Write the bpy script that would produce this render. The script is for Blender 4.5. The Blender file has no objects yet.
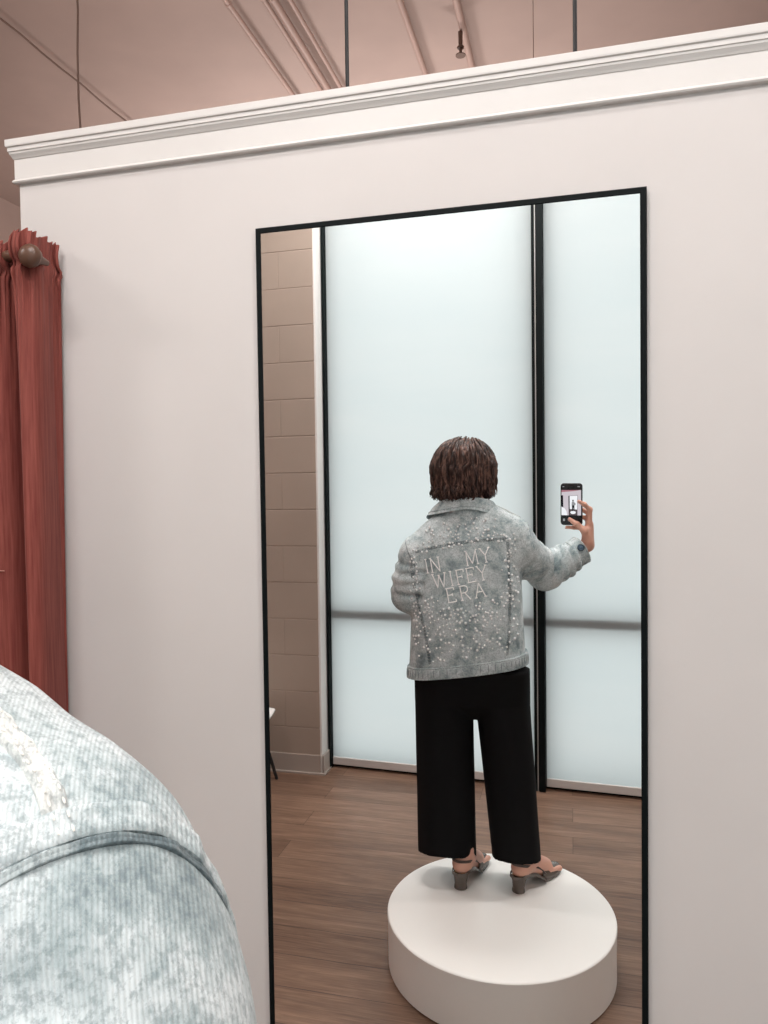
import bpy, math, random
import numpy as np
from mathutils import Matrix, Vector
from mathutils.bvhtree import BVHTree

random.seed(4); RNG = np.random.default_rng(4)
SC = bpy.context.scene
COL = SC.collection
PI = math.pi

# ------------------------------------------------------------------ camera
EYE = 1.56                      # height of the phone's front camera
R = np.array([[.969070, .005210, .246730],
              [.246457, .033063, -.968590],
              [-.013204, .999440, .030756]])        # columns: right, up, back
cam_d = bpy.data.cameras.new('camera'); cam = bpy.data.objects.new('camera', cam_d); COL.objects.link(cam)
cam_d.sensor_width = 36; cam_d.lens = 735 * 36 / 1024; cam_d.clip_start = .001; cam_d.clip_end = 60
M4 = Matrix([list(R[0]) + [0], list(R[1]) + [0], list(R[2]) + [EYE], [0, 0, 0, 1]])
q = M4.to_quaternion(); cam.location = (0, 0, EYE); cam.rotation_mode = 'QUATERNION'; cam.rotation_quaternion = q
SC.camera = cam

# ------------------------------------------------------------------ sky, lamps, exposure
SKY_STRENGTH = 1.09
SKY_COLOR = (.91, .96, .965, 1)
# lamp position, power down, added power up, colour
LAMPS = [((-.70, -.40, 3.7), 42, 12, (1, .962, .94)), ((1.55, -.50, 3.7), 35, 12, (1, .962, .94)),
         ((-1.75, 2.85, 4.0), 14, 32, (1, .93, .90)), ((1.2, 2.7, 3.9), 14, 4, (1, .93, .90)), ((-3.6, -.2, 3.7), 40, 12, (1, .962, .94)),
         ((-2.4, 6.3, 2.1), 30, 72, (1, .94, .91)), ((-.5, 5.4, 2.1), 30, 38, (1, .94, .91)), ((-.30, .62, 3.7), 15, 8, (1, .962, .94))]  # this row is added: two unseen ceiling fills, one fill for her back
SC.view_settings.view_transform = 'Standard'; SC.view_settings.look = 'None'
SC.view_settings.gamma = 1; SC.view_settings.use_curve_mapping = False
SC.view_settings.exposure = 0.12
w = bpy.data.worlds.new('sky'); SC.world = w; w.use_nodes = True
bg = w.node_tree.nodes['Background']; bg.inputs[0].default_value = SKY_COLOR; bg.inputs[1].default_value = SKY_STRENGTH
SC.cycles.max_bounces = 10; SC.cycles.diffuse_bounces = 6; SC.cycles.glossy_bounces = 6
SC.cycles.sample_clamp_indirect = 6

# ------------------------------------------------------------------ material helpers
def mat(name, col, rough=.6, metal=0., spec=.5, **kw):
    m = bpy.data.materials.new(name); m.use_nodes = True
    b = m.node_tree.nodes['Principled BSDF']
    b.inputs['Base Color'].default_value = (*col, 1); b.inputs['Roughness'].default_value = rough
    b.inputs['Metallic'].default_value = metal; b.inputs['Specular IOR Level'].default_value = spec
    for k, v in kw.items(): b.inputs[k.replace('_', ' ')].default_value = v
    return m
def N(m, typ, **props):
    n = m.node_tree.nodes.new(typ)
    for k, v in props.items(): setattr(n, k, v)
    return n
def L(m, a, b): m.node_tree.links.new(a, b)
def BS(m): return m.node_tree.nodes['Principled BSDF']
def coords(m, scale=(1, 1, 1), rot=(0, 0, 0)):
    tc = N(m, 'ShaderNodeTexCoord'); mp = N(m, 'ShaderNodeMapping')
    mp.inputs['Scale'].default_value = scale; mp.inputs['Rotation'].default_value = rot
    L(m, tc.outputs['Object'], mp.inputs['Vector']); return mp.outputs['Vector']
def noise(m, vec, scale, detail=4, rough=.5, dist=0):
    n = N(m, 'ShaderNodeTexNoise'); L(m, vec, n.inputs['Vector'])
    n.inputs['Scale'].default_value = scale; n.inputs['Detail'].default_value = detail
    n.inputs['Roughness'].default_value = rough; n.inputs['Distortion'].default_value = dist
    return n.outputs['Fac']
def ramp(m, fac, stops):
    r = N(m, 'ShaderNodeValToRGB'); L(m, fac, r.inputs['Fac']); e = r.color_ramp.elements
    while len(e) < len(stops): e.new(.5)
    for k, (p, c) in enumerate(stops): e[k].position = p; e[k].color = (*c, 1) if len(c) == 3 else c
    return r.outputs['Color']
def math_n(m, op, a, b=None, clamp=False):
    n = N(m, 'ShaderNodeMath', operation=op, use_clamp=clamp)
    for i, v in enumerate((a, b)):
        if v is None: continue
        if isinstance(v, (int, float)): n.inputs[i].default_value = v
        else: L(m, v, n.inputs[i])
    return n.outputs[0]
def mix(m, fac, a, b, mode='MIX'):
    n = N(m, 'ShaderNodeMix', data_type='RGBA', blend_type=mode)
    for s, v in ((n.inputs[0], fac), (n.inputs[6], a), (n.inputs[7], b)):
        if isinstance(v, (int, float)): s.default_value = v
        elif isinstance(v, tuple): s.default_value = (*v, 1)
        else: L(m, v, s)
    return n.outputs[2]
def bump(m, h, strength=.3, dist=.002):
    n = N(m, 'ShaderNodeBump'); L(m, h, n.inputs['Height'])
    n.inputs['Strength'].default_value = strength; n.inputs['Distance'].default_value = dist
    L(m, n.outputs['Normal'], BS(m).inputs['Normal'])

# ------------------------------------------------------------------ materials
M = {}
def painted(name, col, scale=60, amt=.05, b=.08, rough=.75):
    m = mat(name, col, rough); v = coords(m)
    c = ramp(m, noise(m, v, 3, 3), [(.3, tuple(x * (1 - amt) for x in col)), (.7, tuple(min(1, x * (1 + amt * .5)) for x in col))])
    L(m, c, BS(m).inputs['Base Color']); bump(m, noise(m, v, scale * 6, 2), b, .001); return m
M['wall'] = painted('white_wall_paint', (.64, .61, .595), amt=.03)
M['trim'] = painted('white_trim_paint', (.68, .66, .64), rough=.5, b=.03)
M['tan'] = painted('pinkish_tan_paint', (.38, .285, .25), amt=.05)
M['block'] = painted('taupe_block_paint', (.34, .272, .225), scale=40, b=.35)
M['cove'] = painted('grey_cove_base', (.36, .31, .275), rough=.5, b=.02)
M['black'] = mat('black_metal', (.003, .0055, .006), .55, 0, .12)
M['blackmatt'] = mat('matt_black_rod', (.008, .008, .009), .6)
M['alu'] = mat('pale_aluminium', (.62, .62, .61), .4, .3)
M['pipe'] = painted('tan_pipe_paint', (.40, .275, .235), rough=.55)
M['wire'] = mat('brown_wire', (.13, .075, .055), .6)
M['ped'] = mat('white_pedestal_laminate', (.90, .885, .855), .32)
M['pedgap'] = mat('dark_pedestal_plinth', (.03, .025, .022), .7)
M['mirror'] = mat('mirror_silver', (.93, .945, .94), 0.0, 1.0)
M['phone'] = mat('black_phone_body', (.008, .009, .011), .25)
M['skin'] = mat('skin', (.66, .36, .27), .5, Subsurface_Weight=.12)
BS(M['skin']).inputs['Subsurface Radius'].default_value = (.012, .005, .003)
M['nail'] = mat('nail', (.62, .36, .33), .2)
M['lip'] = mat('lip', (.50, .17, .15), .4)
M['eye'] = mat('eye_white', (.85, .83, .8), .15)
M['iris'] = mat('brown_iris', (.08, .04, .02), .15)
M['pearl'] = mat('white_pearl', (.90, .92, .93), .16, .15, .8)
M['thread'] = mat('white_embroidery', (.97, .97, .97), .6)
M['button'] = mat('dark_metal_button', (.05, .08, .11), .3, .8)
M['shoe'] = mat('taupe_patent_leather', (.105, .082, .068), .22)
M['strap'] = mat('dark_brown_strap', (.045, .024, .018), .4)
M['insole'] = mat('tan_insole', (.45, .25, .12), .6)
M['top'] = mat('black_knit_top', (.008, .008, .009), .9)
M['plastic'] = mat('white_chair_shell', (.74, .72, .70), .35)
M['wood'] = mat('dark_wood_finial', (.11, .055, .035), .35)

def twill(m, v, nrm, period):
    d = N(m, 'ShaderNodeVectorMath', operation='DOT_PRODUCT'); L(m, v, d.inputs[0]); d.inputs[1].default_value = nrm
    return math_n(m, 'SINE', math_n(m, 'MULTIPLY', math_n(m, 'ADD', d.outputs['Value'], math_n(m, 'MULTIPLY', noise(m, v, 6, 1), .010)), 2 * PI / period))
def denim(name, lo, mid, hi, seam=False):
    m = mat(name, mid, .85, 0, .2, Sheen_Weight=.15); v = coords(m)
    big = noise(m, v, 16, 8, .74, .25)
    c = ramp(m, big, [(.34, lo), (.455, mid), (.57, hi)])
    sp = noise(m, v, 210, 5, .75)
    c = mix(m, math_n(m, 'MULTIPLY', ramp(m, sp, [(.40, (1, 1, 1)), (.53, (0, 0, 0))]), .55), c, lo)
    tw = twill(m, v, (.86, .50, .10), .00155)
    gate = noise(m, coords(m, (1, 1, .25)), 260, 3, .6)
    k = math_n(m, 'MULTIPLY', math_n(m, 'MULTIPLY', math_n(m, 'ADD', tw, 1.0), .5), ramp(m, gate, [(.35, (0, 0, 0)), (.62, (1, 1, 1))]))
    c = mix(m, math_n(m, 'MULTIPLY', k, .29), c, tuple(x * .62 for x in mid))
    L(m, c, BS(m).inputs['Base Color'])
    h = math_n(m, 'ADD', math_n(m, 'MULTIPLY', tw, .5), noise(m, v, 500, 3, .6)); bump(m, h, .35, .0006)
    return m
LO, MID, HI = (.170, .228, .248), (.43, .51, .525), (.68, .745, .76)
M['denim'] = denim('acid_washed_denim', LO, MID, HI)
M['seam'] = denim('bleached_denim_seam', (.24, .28, .29), (.50, .545, .55), (.76, .775, .75))
M['seamdark'] = denim('worn_shaded_denim_seam', (.07, .10, .115), (.17, .22, .235), (.42, .48, .49))  # dark tone paints in seam shade along with wear
M['stitch'] = mat('pale_stitching', (.78, .76, .72), .7)
M['stitchd'] = mat('grey_stitching', (.20, .235, .25), .8)

def trousers_mat():
    m = mat('black_trouser_cloth', (.0045, .0045, .005), .8, 0, .15); v = coords(m, (1, 1, .2))
    bump(m, noise(m, v, 90, 3), .1, .001); return m
M['trouser'] = trousers_mat()

def curtain_mat():
    m = mat('rust_red_curtain_cloth', (.27, .075, .06), .7, 0, .2, Sheen_Weight=.04); v = coords(m, (1, 1, .04))
    c = ramp(m, noise(m, v, 160, 3, .6), [(.3, (.175, .038, .031)), (.7, (.29, .082, .064))])
    L(m, c, BS(m).inputs['Base Color']); bump(m, noise(m, v, 300, 2), .12, .001); return m
M['curtain'] = curtain_mat()
M['curtain_seam'] = mat('curtain_hem_thread', (.55, .30, .24), .7)

def floor_mat():
    m = mat('wood_plank_vinyl', (.2, .12, .08), .42, 0, .4)
    tc = N(m, 'ShaderNodeTexCoord'); v = tc.outputs['Object']
    br = N(m, 'ShaderNodeTexBrick'); L(m, v, br.inputs['Vector'])
    br.offset = .37; br.inputs['Scale'].default_value = 1; br.inputs['Brick Width'].default_value = 1.22; br.inputs['Row Height'].default_value = .152
    br.inputs['Mortar Size'].default_value = .0012; br.inputs['Mortar Smooth'].default_value = .3; br.inputs['Bias'].default_value = 0
    br.inputs['Color1'].default_value = (0, 0, 0, 1); br.inputs['Color2'].default_value = (1, 1, 1, 1); br.inputs['Mortar'].default_value = (.5, .5, .5, 1)
    # each plank shifts the grain
    add = N(m, 'ShaderNodeVectorMath', operation='MULTIPLY_ADD'); L(m, br.outputs['Color'], add.inputs[0]); add.inputs[1].default_value = (7.1, 3.3, 5.7); L(m, v, add.inputs[2])
    mp = N(m, 'ShaderNodeMapping'); mp.inputs['Scale'].default_value = (.9, 9, 1); L(m, add.outputs[0], mp.inputs['Vector'])
    g = noise(m, mp.outputs['Vector'], 1.6, 9, .66, 1.1)
    mp2 = N(m, 'ShaderNodeMapping'); mp2.inputs['Scale'].default_value = (2.5, 60, 1); L(m, add.outputs[0], mp2.inputs['Vector'])
    g2 = noise(m, mp2.outputs['Vector'], 3, 4, .6)
    c = ramp(m, g, [(.34, (.035, .017, .011)), (.44, (.120, .064, .041)), (.56, (.215, .128, .086)), (.68, (.36, .235, .165))])
    c = mix(m, .42, c, ramp(m, g2, [(.34, (.040, .020, .013)), (.5, (.15, .085, .055)), (.68, (.36, .235, .165))]))
    c = mix(m, .38, c, ramp(m, br.outputs['Color'], [(0, (.095, .050, .032)), (1, (.26, .16, .11))]))
    c = mix(m, br.outputs['Fac'], c, (.035, .02, .014))
    L(m, c, BS(m).inputs['Base Color'])
    L(m, math_n(m, 'MULTIPLY_ADD', g2, .2), BS(m).inputs['Roughness'])
    BS(m).inputs['Roughness'].default_value = .4
    for l in list(m.node_tree.links):
        if l.to_socket == BS(m).inputs['Roughness']: m.node_tree.links.remove(l)
    bump(m, math_n(m, 'SUBTRACT', g2, br.outputs['Fac']), .15, .001); return m
M['floor'] = floor_mat()

def shade_mat():
    m = bpy.data.materials.new('white_translucent_shade'); m.use_nodes = True; nt = m.node_tree
    nt.nodes.remove(nt.nodes['Principled BSDF']); out = nt.nodes['Material Output']
    d = N(m, 'ShaderNodeBsdfDiffuse'); t = N(m, 'ShaderNodeBsdfTranslucent'); mx = N(m, 'ShaderNodeMixShader')
    v = coords(m, (.25, 1, 1.2)); c = ramp(m, noise(m, v, 2.2, 3, .5, .3), [(.3, (.86, .90, .91)), (.7, (.93, .94, .94))])
    L(m, c, t.inputs[0]); d.inputs[0].default_value = (.78, .78, .77, 1); mx.inputs[0].default_value = .80
    L(m, d.outputs[0], mx.inputs[1]); L(m, t.outputs[0], mx.inputs[2]); L(m, mx.outputs[0], out.inputs[0]); return m
M['shade'] = shade_mat()
M['hembar'] = mat('pale_grey_hem_bar', (.60, .57, .55), .6)
def glass_mat():
    m = bpy.data.materials.new('window_glass'); m.use_nodes = True; nt = m.node_tree
    nt.nodes.remove(nt.nodes['Principled BSDF']); out = nt.nodes['Material Output']
    t = N(m, 'ShaderNodeBsdfTransparent'); g = N(m, 'ShaderNodeBsdfGlossy'); g.inputs['Roughness'].default_value = 0
    mx = N(m, 'ShaderNodeMixShader'); mx.inputs[0].default_value = .06; t.inputs[0].default_value = (.95, .97, .97, 1)
    L(m, t.outputs[0], mx.inputs[1]); L(m, g.outputs[0], mx.inputs[2]); L(m, mx.outputs[0], out.inputs[0]); return m
M['glass'] = glass_mat()
def emis(name, col, s):
    m = bpy.data.materials.new(name); m.use_nodes = True; nt = m.node_tree
    nt.nodes.remove(nt.nodes['Principled BSDF']); e = N(m, 'ShaderNodeEmission'); e.inputs[0].default_value = (*col, 1); e.inputs[1].default_value = s
    L(m, e.outputs[0], nt.nodes['Material Output'].inputs[0]); return m
def hair_mat():
    m = mat('dark_brown_hair', (.05, .022, .016), .5, 0, .28); v = coords(m, (1, 1, .12))
    c = ramp(m, noise(m, v, 95, 5, .65), [(.36, (.010, .0055, .005)), (.5, (.045, .023, .018)), (.66, (.19, .105, .080))])
    L(m, c, BS(m).inputs['Base Color']); bump(m, noise(m, v, 260, 3), .6, .002); return m
M['hair'] = hair_mat()

# ------------------------------------------------------------------ mesh helpers
class MB:
    def __init__(s): s.v = []; s.f = []; s.mi = []; s.cur = 0
    def add(s, vs, fs):
        o = len(s.v); s.v += [tuple(map(float, p)) for p in vs]; s.f += [tuple(i + o for i in f) for f in fs]; s.mi += [s.cur] * len(fs); return s
    def box(s, lo, hi, bev=0):
        x0, y0, z0 = lo; x1, y1, z1 = hi
        if bev <= 0:
            return s.add([(x0, y0, z0), (x1, y0, z0), (x1, y1, z0), (x0, y1, z0), (x0, y0, z1), (x1, y0, z1), (x1, y1, z1), (x0, y1, z1)],
                         [(0, 3, 2, 1), (4, 5, 6, 7), (0, 1, 5, 4), (1, 2, 6, 5), (2, 3, 7, 6), (3, 0, 4, 7)])
        import bmesh
        bm = bmesh.new(); bmesh.ops.create_cube(bm, size=1)
        for v in bm.verts: v.co = Vector((x0 + (v.co.x + .5) * (x1 - x0), y0 + (v.co.y + .5) * (y1 - y0), z0 + (v.co.z + .5) * (z1 - z0)))
        bmesh.ops.bevel(bm, geom=bm.edges[:], offset=bev, segments=2, affect='EDGES', profile=.6)
        bm.verts.index_update(); s.add([v.co[:] for v in bm.verts], [[v.index for v in f.verts] for f in bm.faces]); bm.free(); return s
    def tube(s, pts, r, n=10, caps=True):
        pts = [np.array(p, float) for p in pts]; m = len(pts); rs = r if hasattr(r, '__len__') else [r] * m
        vs = []; prev = None
        for i, p in enumerate(pts):
            t = pts[min(i + 1, m - 1)] - pts[max(i - 1, 0)]; t = t / (np.linalg.norm(t) + 1e-12)
            if prev is None:
                a = np.array([0, 0, 1.]) if abs(t[2]) < .9 else np.array([1., 0, 0]); u = np.cross(t, a)
            else: u = prev - t * np.dot(prev, t)
            u /= np.linalg.norm(u) + 1e-12; prev = u; v = np.cross(t, u)
            for k in range(n):
                a = 2 * PI * k / n; vs.append(p + rs[i] * (math.cos(a) * u + math.sin(a) * v))
        fs = [(i * n + k, i * n + (k + 1) % n, (i + 1) * n + (k + 1) % n, (i + 1) * n + k) for i in range(m - 1) for k in range(n)]
        if caps: fs += [tuple(range(n - 1, -1, -1)), tuple((m - 1) * n + k for k in range(n))]
        return s.add(vs, fs)
    def lathe(s, prof, c=(0, 0, 0), n=48, axis='z', frame=None):
        vs = []
        for r, z in prof:
            for k in range(n):
                a = 2 * PI * k / n; p = np.array([r * math.cos(a), r * math.sin(a), z])
                if frame is not None: p = frame @ p
                vs.append(p + np.array(c))
        m = len(prof)
        fs = [(i * n + k, i * n + (k + 1) % n, (i + 1) * n + (k + 1) % n, (i + 1) * n + k) for i in range(m - 1) for k in range(n)]
        fs += [tuple(range(n - 1, -1, -1)), tuple((m - 1) * n + k for k in range(n))]
        return s.add(vs, fs)
    def grid(s, P, closed_u=False, closed_v=False):
        nu, nv = len(P), len(P[0]); vs = [p for row in P for p in row]; fs = []
        for i in range(nu if closed_u else nu - 1):
            for j in range(nv if closed_v else nv - 1):
                a, b = i, (i + 1) % nu; c, d = j, (j + 1) % nv
                fs.append((a * nv + c, b * nv + c, b * nv + d, a * nv + d))
        return s.add(vs, fs)
    def prism(s, poly, y0, y1):                      # poly in x,z extruded in y
        n = len(poly)
        vs = [(x, y0, z) for x, z in poly] + [(x, y1, z) for x, z in poly]
        return s.add(vs, [tuple(range(n)), tuple(range(2 * n - 1, n - 1, -1))] + [(i, i + n, (i + 1) % n + n, (i + 1) % n) for i in range(n)])
    def sphere(s, c, r, n=12, m=8, sc=(1, 1, 1)):
        prof = [(max(r * math.sin(PI * i / m), 1e-5), -r * math.cos(PI * i / m)) for i in range(m + 1)]
        return s.lathe(prof, c, n, frame=np.diag(sc))
    def xform(s, fn):
        s.v = [tuple(fn(p)) for p in s.v]; return s
    def build(s, name, mats, parent=None, origin=(0, 0, 0), smooth=True, angle=35):
        return make(name, np.array(s.v), s.f, mats, parent, origin, smooth, angle, s.mi)

ORIG = {}
def make(name, v, f, mats, parent=None, origin=(0, 0, 0), smooth=True, angle=35, mi=None):
    """One mesh object; v are world coordinates, the object's own origin is its thing's origin."""
    o0 = np.array(ORIG[parent.name] if parent is not None else origin, float)
    me = bpy.data.meshes.new(name); v = np.asarray(v, float) - o0
    if isinstance(f, np.ndarray):
        nf, k = f.shape; me.vertices.add(len(v)); me.vertices.foreach_set('co', v.astype(np.float32).ravel())
        me.loops.add(nf * k); me.loops.foreach_set('vertex_index', f.astype(np.int32).ravel())
        me.polygons.add(nf); me.polygons.foreach_set('loop_start', np.arange(0, nf * k, k, dtype=np.int32))
        me.update(calc_edges=True); me.validate()
    else:
        me.from_pydata([tuple(p) for p in v], [], f); me.update()
    for m in (mats if isinstance(mats, (list, tuple)) else [mats]): me.materials.append(m)
    if mi is not None and any(mi): me.polygons.foreach_set('material_index', mi)
    if smooth:
        me.polygons.foreach_set('use_smooth', [True] * len(me.polygons))
        if angle: me.set_sharp_from_angle(angle=math.radians(angle))
    ob = bpy.data.objects.new(name, me); COL.objects.link(ob)
    if parent is not None: ob.parent = parent
    else: ob.location = tuple(o0)
    ORIG[ob.name] = o0
    return ob
def thing(name, label, cat, loc, group=None):
    o = bpy.data.objects.new(name, None); COL.objects.link(o); o.location = loc; o.empty_display_size = .1
    ORIG[o.name] = np.array(loc, float); return tag(o, label, cat, group)
def tag(o, label, cat, group=None):
    o['label'] = label; o['category'] = cat
    if group: o['group'] = group
    return o
def struct(o, label=None):
    o['kind'] = 'structure'
    if label: o['label'] = label
    return o

# ------------------------------------------------------------------ the room
WY = 1.45                                    # face of the mirror wall
CEIL = 4.36
XL, XR, YB = -5.2, 3.6, 7.2
def yawed(p):                                # the window wall stands three degrees off the mirror wall
    a = math.radians(3.06); x, y, z = p
    return (x * math.cos(a) - y * math.sin(a) - .5, x * math.sin(a) + y * math.cos(a) - .95, z)

struct(MB().add([(XL, -1.12, 0), (XR, -1.12, 0), (XR, YB, 0), (XL, YB, 0)], [(0, 1, 2, 3)]).build('floor', M['floor'], smooth=False))
struct(MB().box((XL - .1, -1.12, CEIL), (XR + .1, YB + .1, CEIL + .1)).build('ceiling', M['tan'], smooth=False))
struct(MB().box((XL - .1, -1.7, 0), (XL, YB, CEIL)).build('wall_left', M['tan'], smooth=False))
struct(MB().box((XR, -1.7, 0), (XR + .1, YB, CEIL)).build('wall_right', M['tan'], smooth=False))
struct(MB().box((XL - .1, YB, 0), (XR + .1, YB + .1, CEIL)).build('wall_far', M['tan'], smooth=False))
# partition that carries the mirror
PX0, PX1, PT = -1.221, 2.6, 2.30
struct(MB().box((PX0, WY, 0), (PX1, WY + .12, PT), .002).build('wall_mirror', M['wall'], smooth=False), 'white half-height partition wall with the mirror on it')
# crown moulding wraps round the partition's end
prof = [(0, 2.268), (.009, 2.269), (.011, 2.272), (.009, 2.276), (.0065, 2.278), (.0065, 2.322), (.008, 2.323), (.010, 2.327), (.014, 2.333), (.0145, 2.337),
        (.0165, 2.338), (.0165, 2.346), (.0195, 2.348), (.020, 2.351), (.020, 2.3635), (-.06, 2.3635), (-.06, 2.268)]
rows = []
for (cx_, cy_, sx, sy) in ((PX1 - .005, WY, 0, -1), (PX0, WY, -1, -1), (PX0, WY + .12, -1, 1), (PX1 - .005, WY + .12, 0, 1)):
    rows.append([(cx_ + sx * p, cy_ + sy * p, z) for p, z in prof])
struct(MB().grid(rows, closed_v=True).build('trim_1', M['trim'], smooth=False), 'white crown moulding along the partition top')
# window wall ------------------------------------------------------
def wbox(mb, lo, hi): return mb.box(lo, hi)
Z1 = 3.55
mb = MB()
wbox(mb, (-1.0, -.16, Z1), (4.3, .0, CEIL)); wbox(mb, (-1.0 + 4.22, -.16, 0), (4.3, 0, Z1)); mb.xform(yawed)
struct(mb.build('wall_back', M['wall'], smooth=False))
bays = [(-.812, .312), (.367, 1.50), (1.555, 2.67)]
XM = [(-.824, -.812), (.312, .367), (1.50, 1.555), (2.67, 2.72)]
for k, (a, b) in enumerate(bays):
    mb = MB()
    x0, x1 = a - (.012 if k == 0 else .02), b + .02
    mb.box((x0, -.105, .0), (a + .012, -.05, Z1)).box((b - .012, -.105, .0), (x1, -.05, Z1)).box((a, -.105, 0), (b, -.05, .045)).box((a, -.105, Z1 - .05), (b, -.05, Z1))
    mb.box((a, -.095, .838), (b, -.042, .892))
    mb.xform(yawed); fr = struct(mb.build('window_%d' % (k + 1), M['black'], smooth=False))
    g = MB().box((a + .01, -.085, .04), (b - .01, -.080, .853)).box((a + .01, -.085, .897), (b - .01, -.080, Z1 - .05)).xform(yawed)
    g.build('pane', M['glass'], fr, smooth=False)
# black mullions
def mull(k, a, b, nm):
    mb = MB()
    if b - a > .03:
        mb.box((a, -.05, 0), (a + .014, .004, Z1)).box((a + .014, -.05, 0), (a + .024, -.006, Z1)).box((a + .024, -.05, 0), (b, .012, Z1))
        mb.cur = 1; mb.box((a + .0145, -.006, 0), (a + .0195, -.002, Z1)); mb.cur = 0
        for zc in (.55, 1.02, 1.6, 2.2, 2.75): mb.box((a + .002, .004, zc), (a + .010, .008, zc + .018))
    else: mb.box((a, -.05, 0), (b, .004, Z1))
    mb.xform(yawed); struct(mb.build(nm, [M['black'], M['alu']], smooth=False))
for k, (a, b) in enumerate(XM): mull(k, a, b, 'trim_%d' % (k + 2))
# roller shades
SHL = ['wide white roller shade in the mirror behind the woman, left of the thick black mullion', 'white roller shade right of the thick black mullion, behind the raised phone', 'white roller shade farthest right along the window wall, beyond the mirror view']
for k, (a, b) in enumerate(bays[:2]):
    t = thing('roller_shade', SHL[k], 'shade', yawed(((a + b) / 2, -.03, Z1 - .05)), 'roller shades over the tall windows')
    P = []
    n = 24
    for i in range(n + 1):
        z = .058 + (Z1 - .11) * i / n
        P.append([yawed((a + .003 + (b - a - .006) * j / 16, -.030 + .0018 * math.sin(j * .9 + k) * math.sin(i * .35), z)) for j in range(17)])
    MB().grid(P).build('shade_cloth', M['shade'], t)
    h = MB().box((a + .003, -.036, .018), (b - .003, -.022, .060), .003).xform(yawed); h.build('hem_bar', M['hembar'], t, smooth=False)
    r_ = MB().tube([yawed((a + .004, -.03, Z1 - .045)), yawed((b - .004, -.03, Z1 - .045))], .022, 16); r_.build('roller', M['alu'], t)
k = 2; a, b = bays[2]
t = thing('roller_shade', SHL[2], 'shade', yawed(((a + b) / 2, -.03, Z1 - .05)), 'roller shades over the tall windows')
MB().grid([[yawed((a + .003 + (b - a - .006) * j / 8, -.030, .058 + (Z1 - .11) * i / 8)) for j in range(9)] for i in range(9)]).build('shade_cloth', M['shade'], t)
MB().box((a + .003, -.036, .018), (b - .003, -.022, .060), .003).xform(yawed).build('hem_bar', M['hembar'], t, smooth=False)
# block wall left of the windows: concrete blocks in running bond
CY, CX = -.895, -1.338
mb = MB(); zr = [0, .055] + [.055 + .2 * i for i in range(1, 22)]
mb.box((XL, -1.09, 0), (CX - .003, CY - .0014, CEIL))
zc = .055; i = 0
while zc < CEIL - .01:
    z1 = min(zc + .2, CEIL - .001); off = 0 if i % 2 else .2
    x1 = CX
    xs = [CX] + [CX + off - .2 - .4 * j + (0 if not off else 0) for j in range(0, 12)]
    xs = sorted({round(x, 4) for x in xs if x <= CX + 1e-6}, reverse=True)
    for xa, xb in zip(xs[1:], xs[:-1]):
        if xb - xa < .02 or xb < XL: continue
        mb.box((max(xa, XL) + .002, CY - .02, zc + .002), (xb - .002 if xb < CX else xb, CY, z1 - .002), .0022)
    zc += .2; i += 1
mb.box((CX - .3, CY - .02, 0), (CX, CY, .057))
struct(mb.build('wall_block', M['block'], smooth=False), 'taupe painted concrete block wall beside the windows')
mb = MB().box((CX - .004, -1.09, 0), (CX + .010, CY - .001, CEIL), .003)
struct(mb.build('trim_6', M['trim'], smooth=False), 'white corner return between block wall and window')
mb = MB(); mb.box((XL, CY, 0), (CX + .002, CY + .005, .108), .002).box((XL, CY + .004, 0), (CX + .008, CY + .013, .012), .002)
mb.box((CX + .014, -1.0, 0), (CX + .021, CY + .005, .110), .002).box((CX + .004, -1.0, 0), (CX + .028, CY + .013, .012), .002)
struct(mb.build('baseboard_back', M['cove'], smooth=False))
struct(MB().box((PX0, WY - .012, 0), (PX1, WY, .10), .003).build('baseboard_mirror', M['trim'], smooth=False))

# ------------------------------------------------------------------ pipes and lines under the ceiling
def pipe(x, r, z, label, y0=1.9, y1=YB - .01, group='pipes under the ceiling', nm='ceiling_pipe', m='pipe'):
    t = thing(nm, label, 'pipe', (x, y0, z), group)
    MB().tube([(x, y0, z), (x, y1, z)], r, 12).build('pipe_run', M[m], t)
    for y in np.arange(y0 + .5, y1, 1.5):
        s = MB().tube([(x, y, z), (x, y, CEIL)], .004, 6); s.lathe([(r + .004, -.012), (r + .004, .012)], (x, y, z), 12, frame=np.array([[1, 0, 0], [0, 0, 1], [0, -1, 0]]))
        s.build('pipe_hanger', M['pipe'], t)
    return t
pipe(-1.86, .016, 4.31, 'thin tan pipe, leftmost on the ceiling above the partition')
pipe(-1.655, .014, 4.315, 'tan ceiling pipe, left one of the close trio')
pipe(-1.595, .022, 4.30, 'thickest tan ceiling pipe, middle one of the close trio')
pipe(-1.515, .014, 4.315, 'tan ceiling pipe, right one of the close trio')
pipe(-.92, .019, 4.31, 'single tan ceiling pipe between the black rod and the sprinkler pipe')
sp = pipe(-.61, .022, 4.30, 'tan ceiling pipe carrying a small dark sprinkler head')
mb = MB().tube([(-.625, 4.45, 4.28), (-.625, 4.45, 4.20)], [.014, .012], 10)
mb.lathe([(.012, 4.20), (.022, 4.19), (.020, 4.182), (.008, 4.178), (.010, 4.15), (.006, 4.148)], (-.625, 4.45, 0), 12)
mb.lathe([(.030, 4.144), (.030, 4.139)], (-.625, 4.45, 0), 14)
mb.build('sprinkler_head', M['wire'], sp)
mb = MB(); n = 30
mb.tube([(-3.165 + .0 * i, 1.6 + 5.5 * i / n, 4.30 - .010 * math.sin(i * PI / 3) ** 2) for i in range(n + 1)], .006, 8)
tag(mb.build('ceiling_cable', M['wire'], None, (-3.165, 1.6, 4.3)), 'brown cable running diagonally across the top left corner', 'cable')
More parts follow.
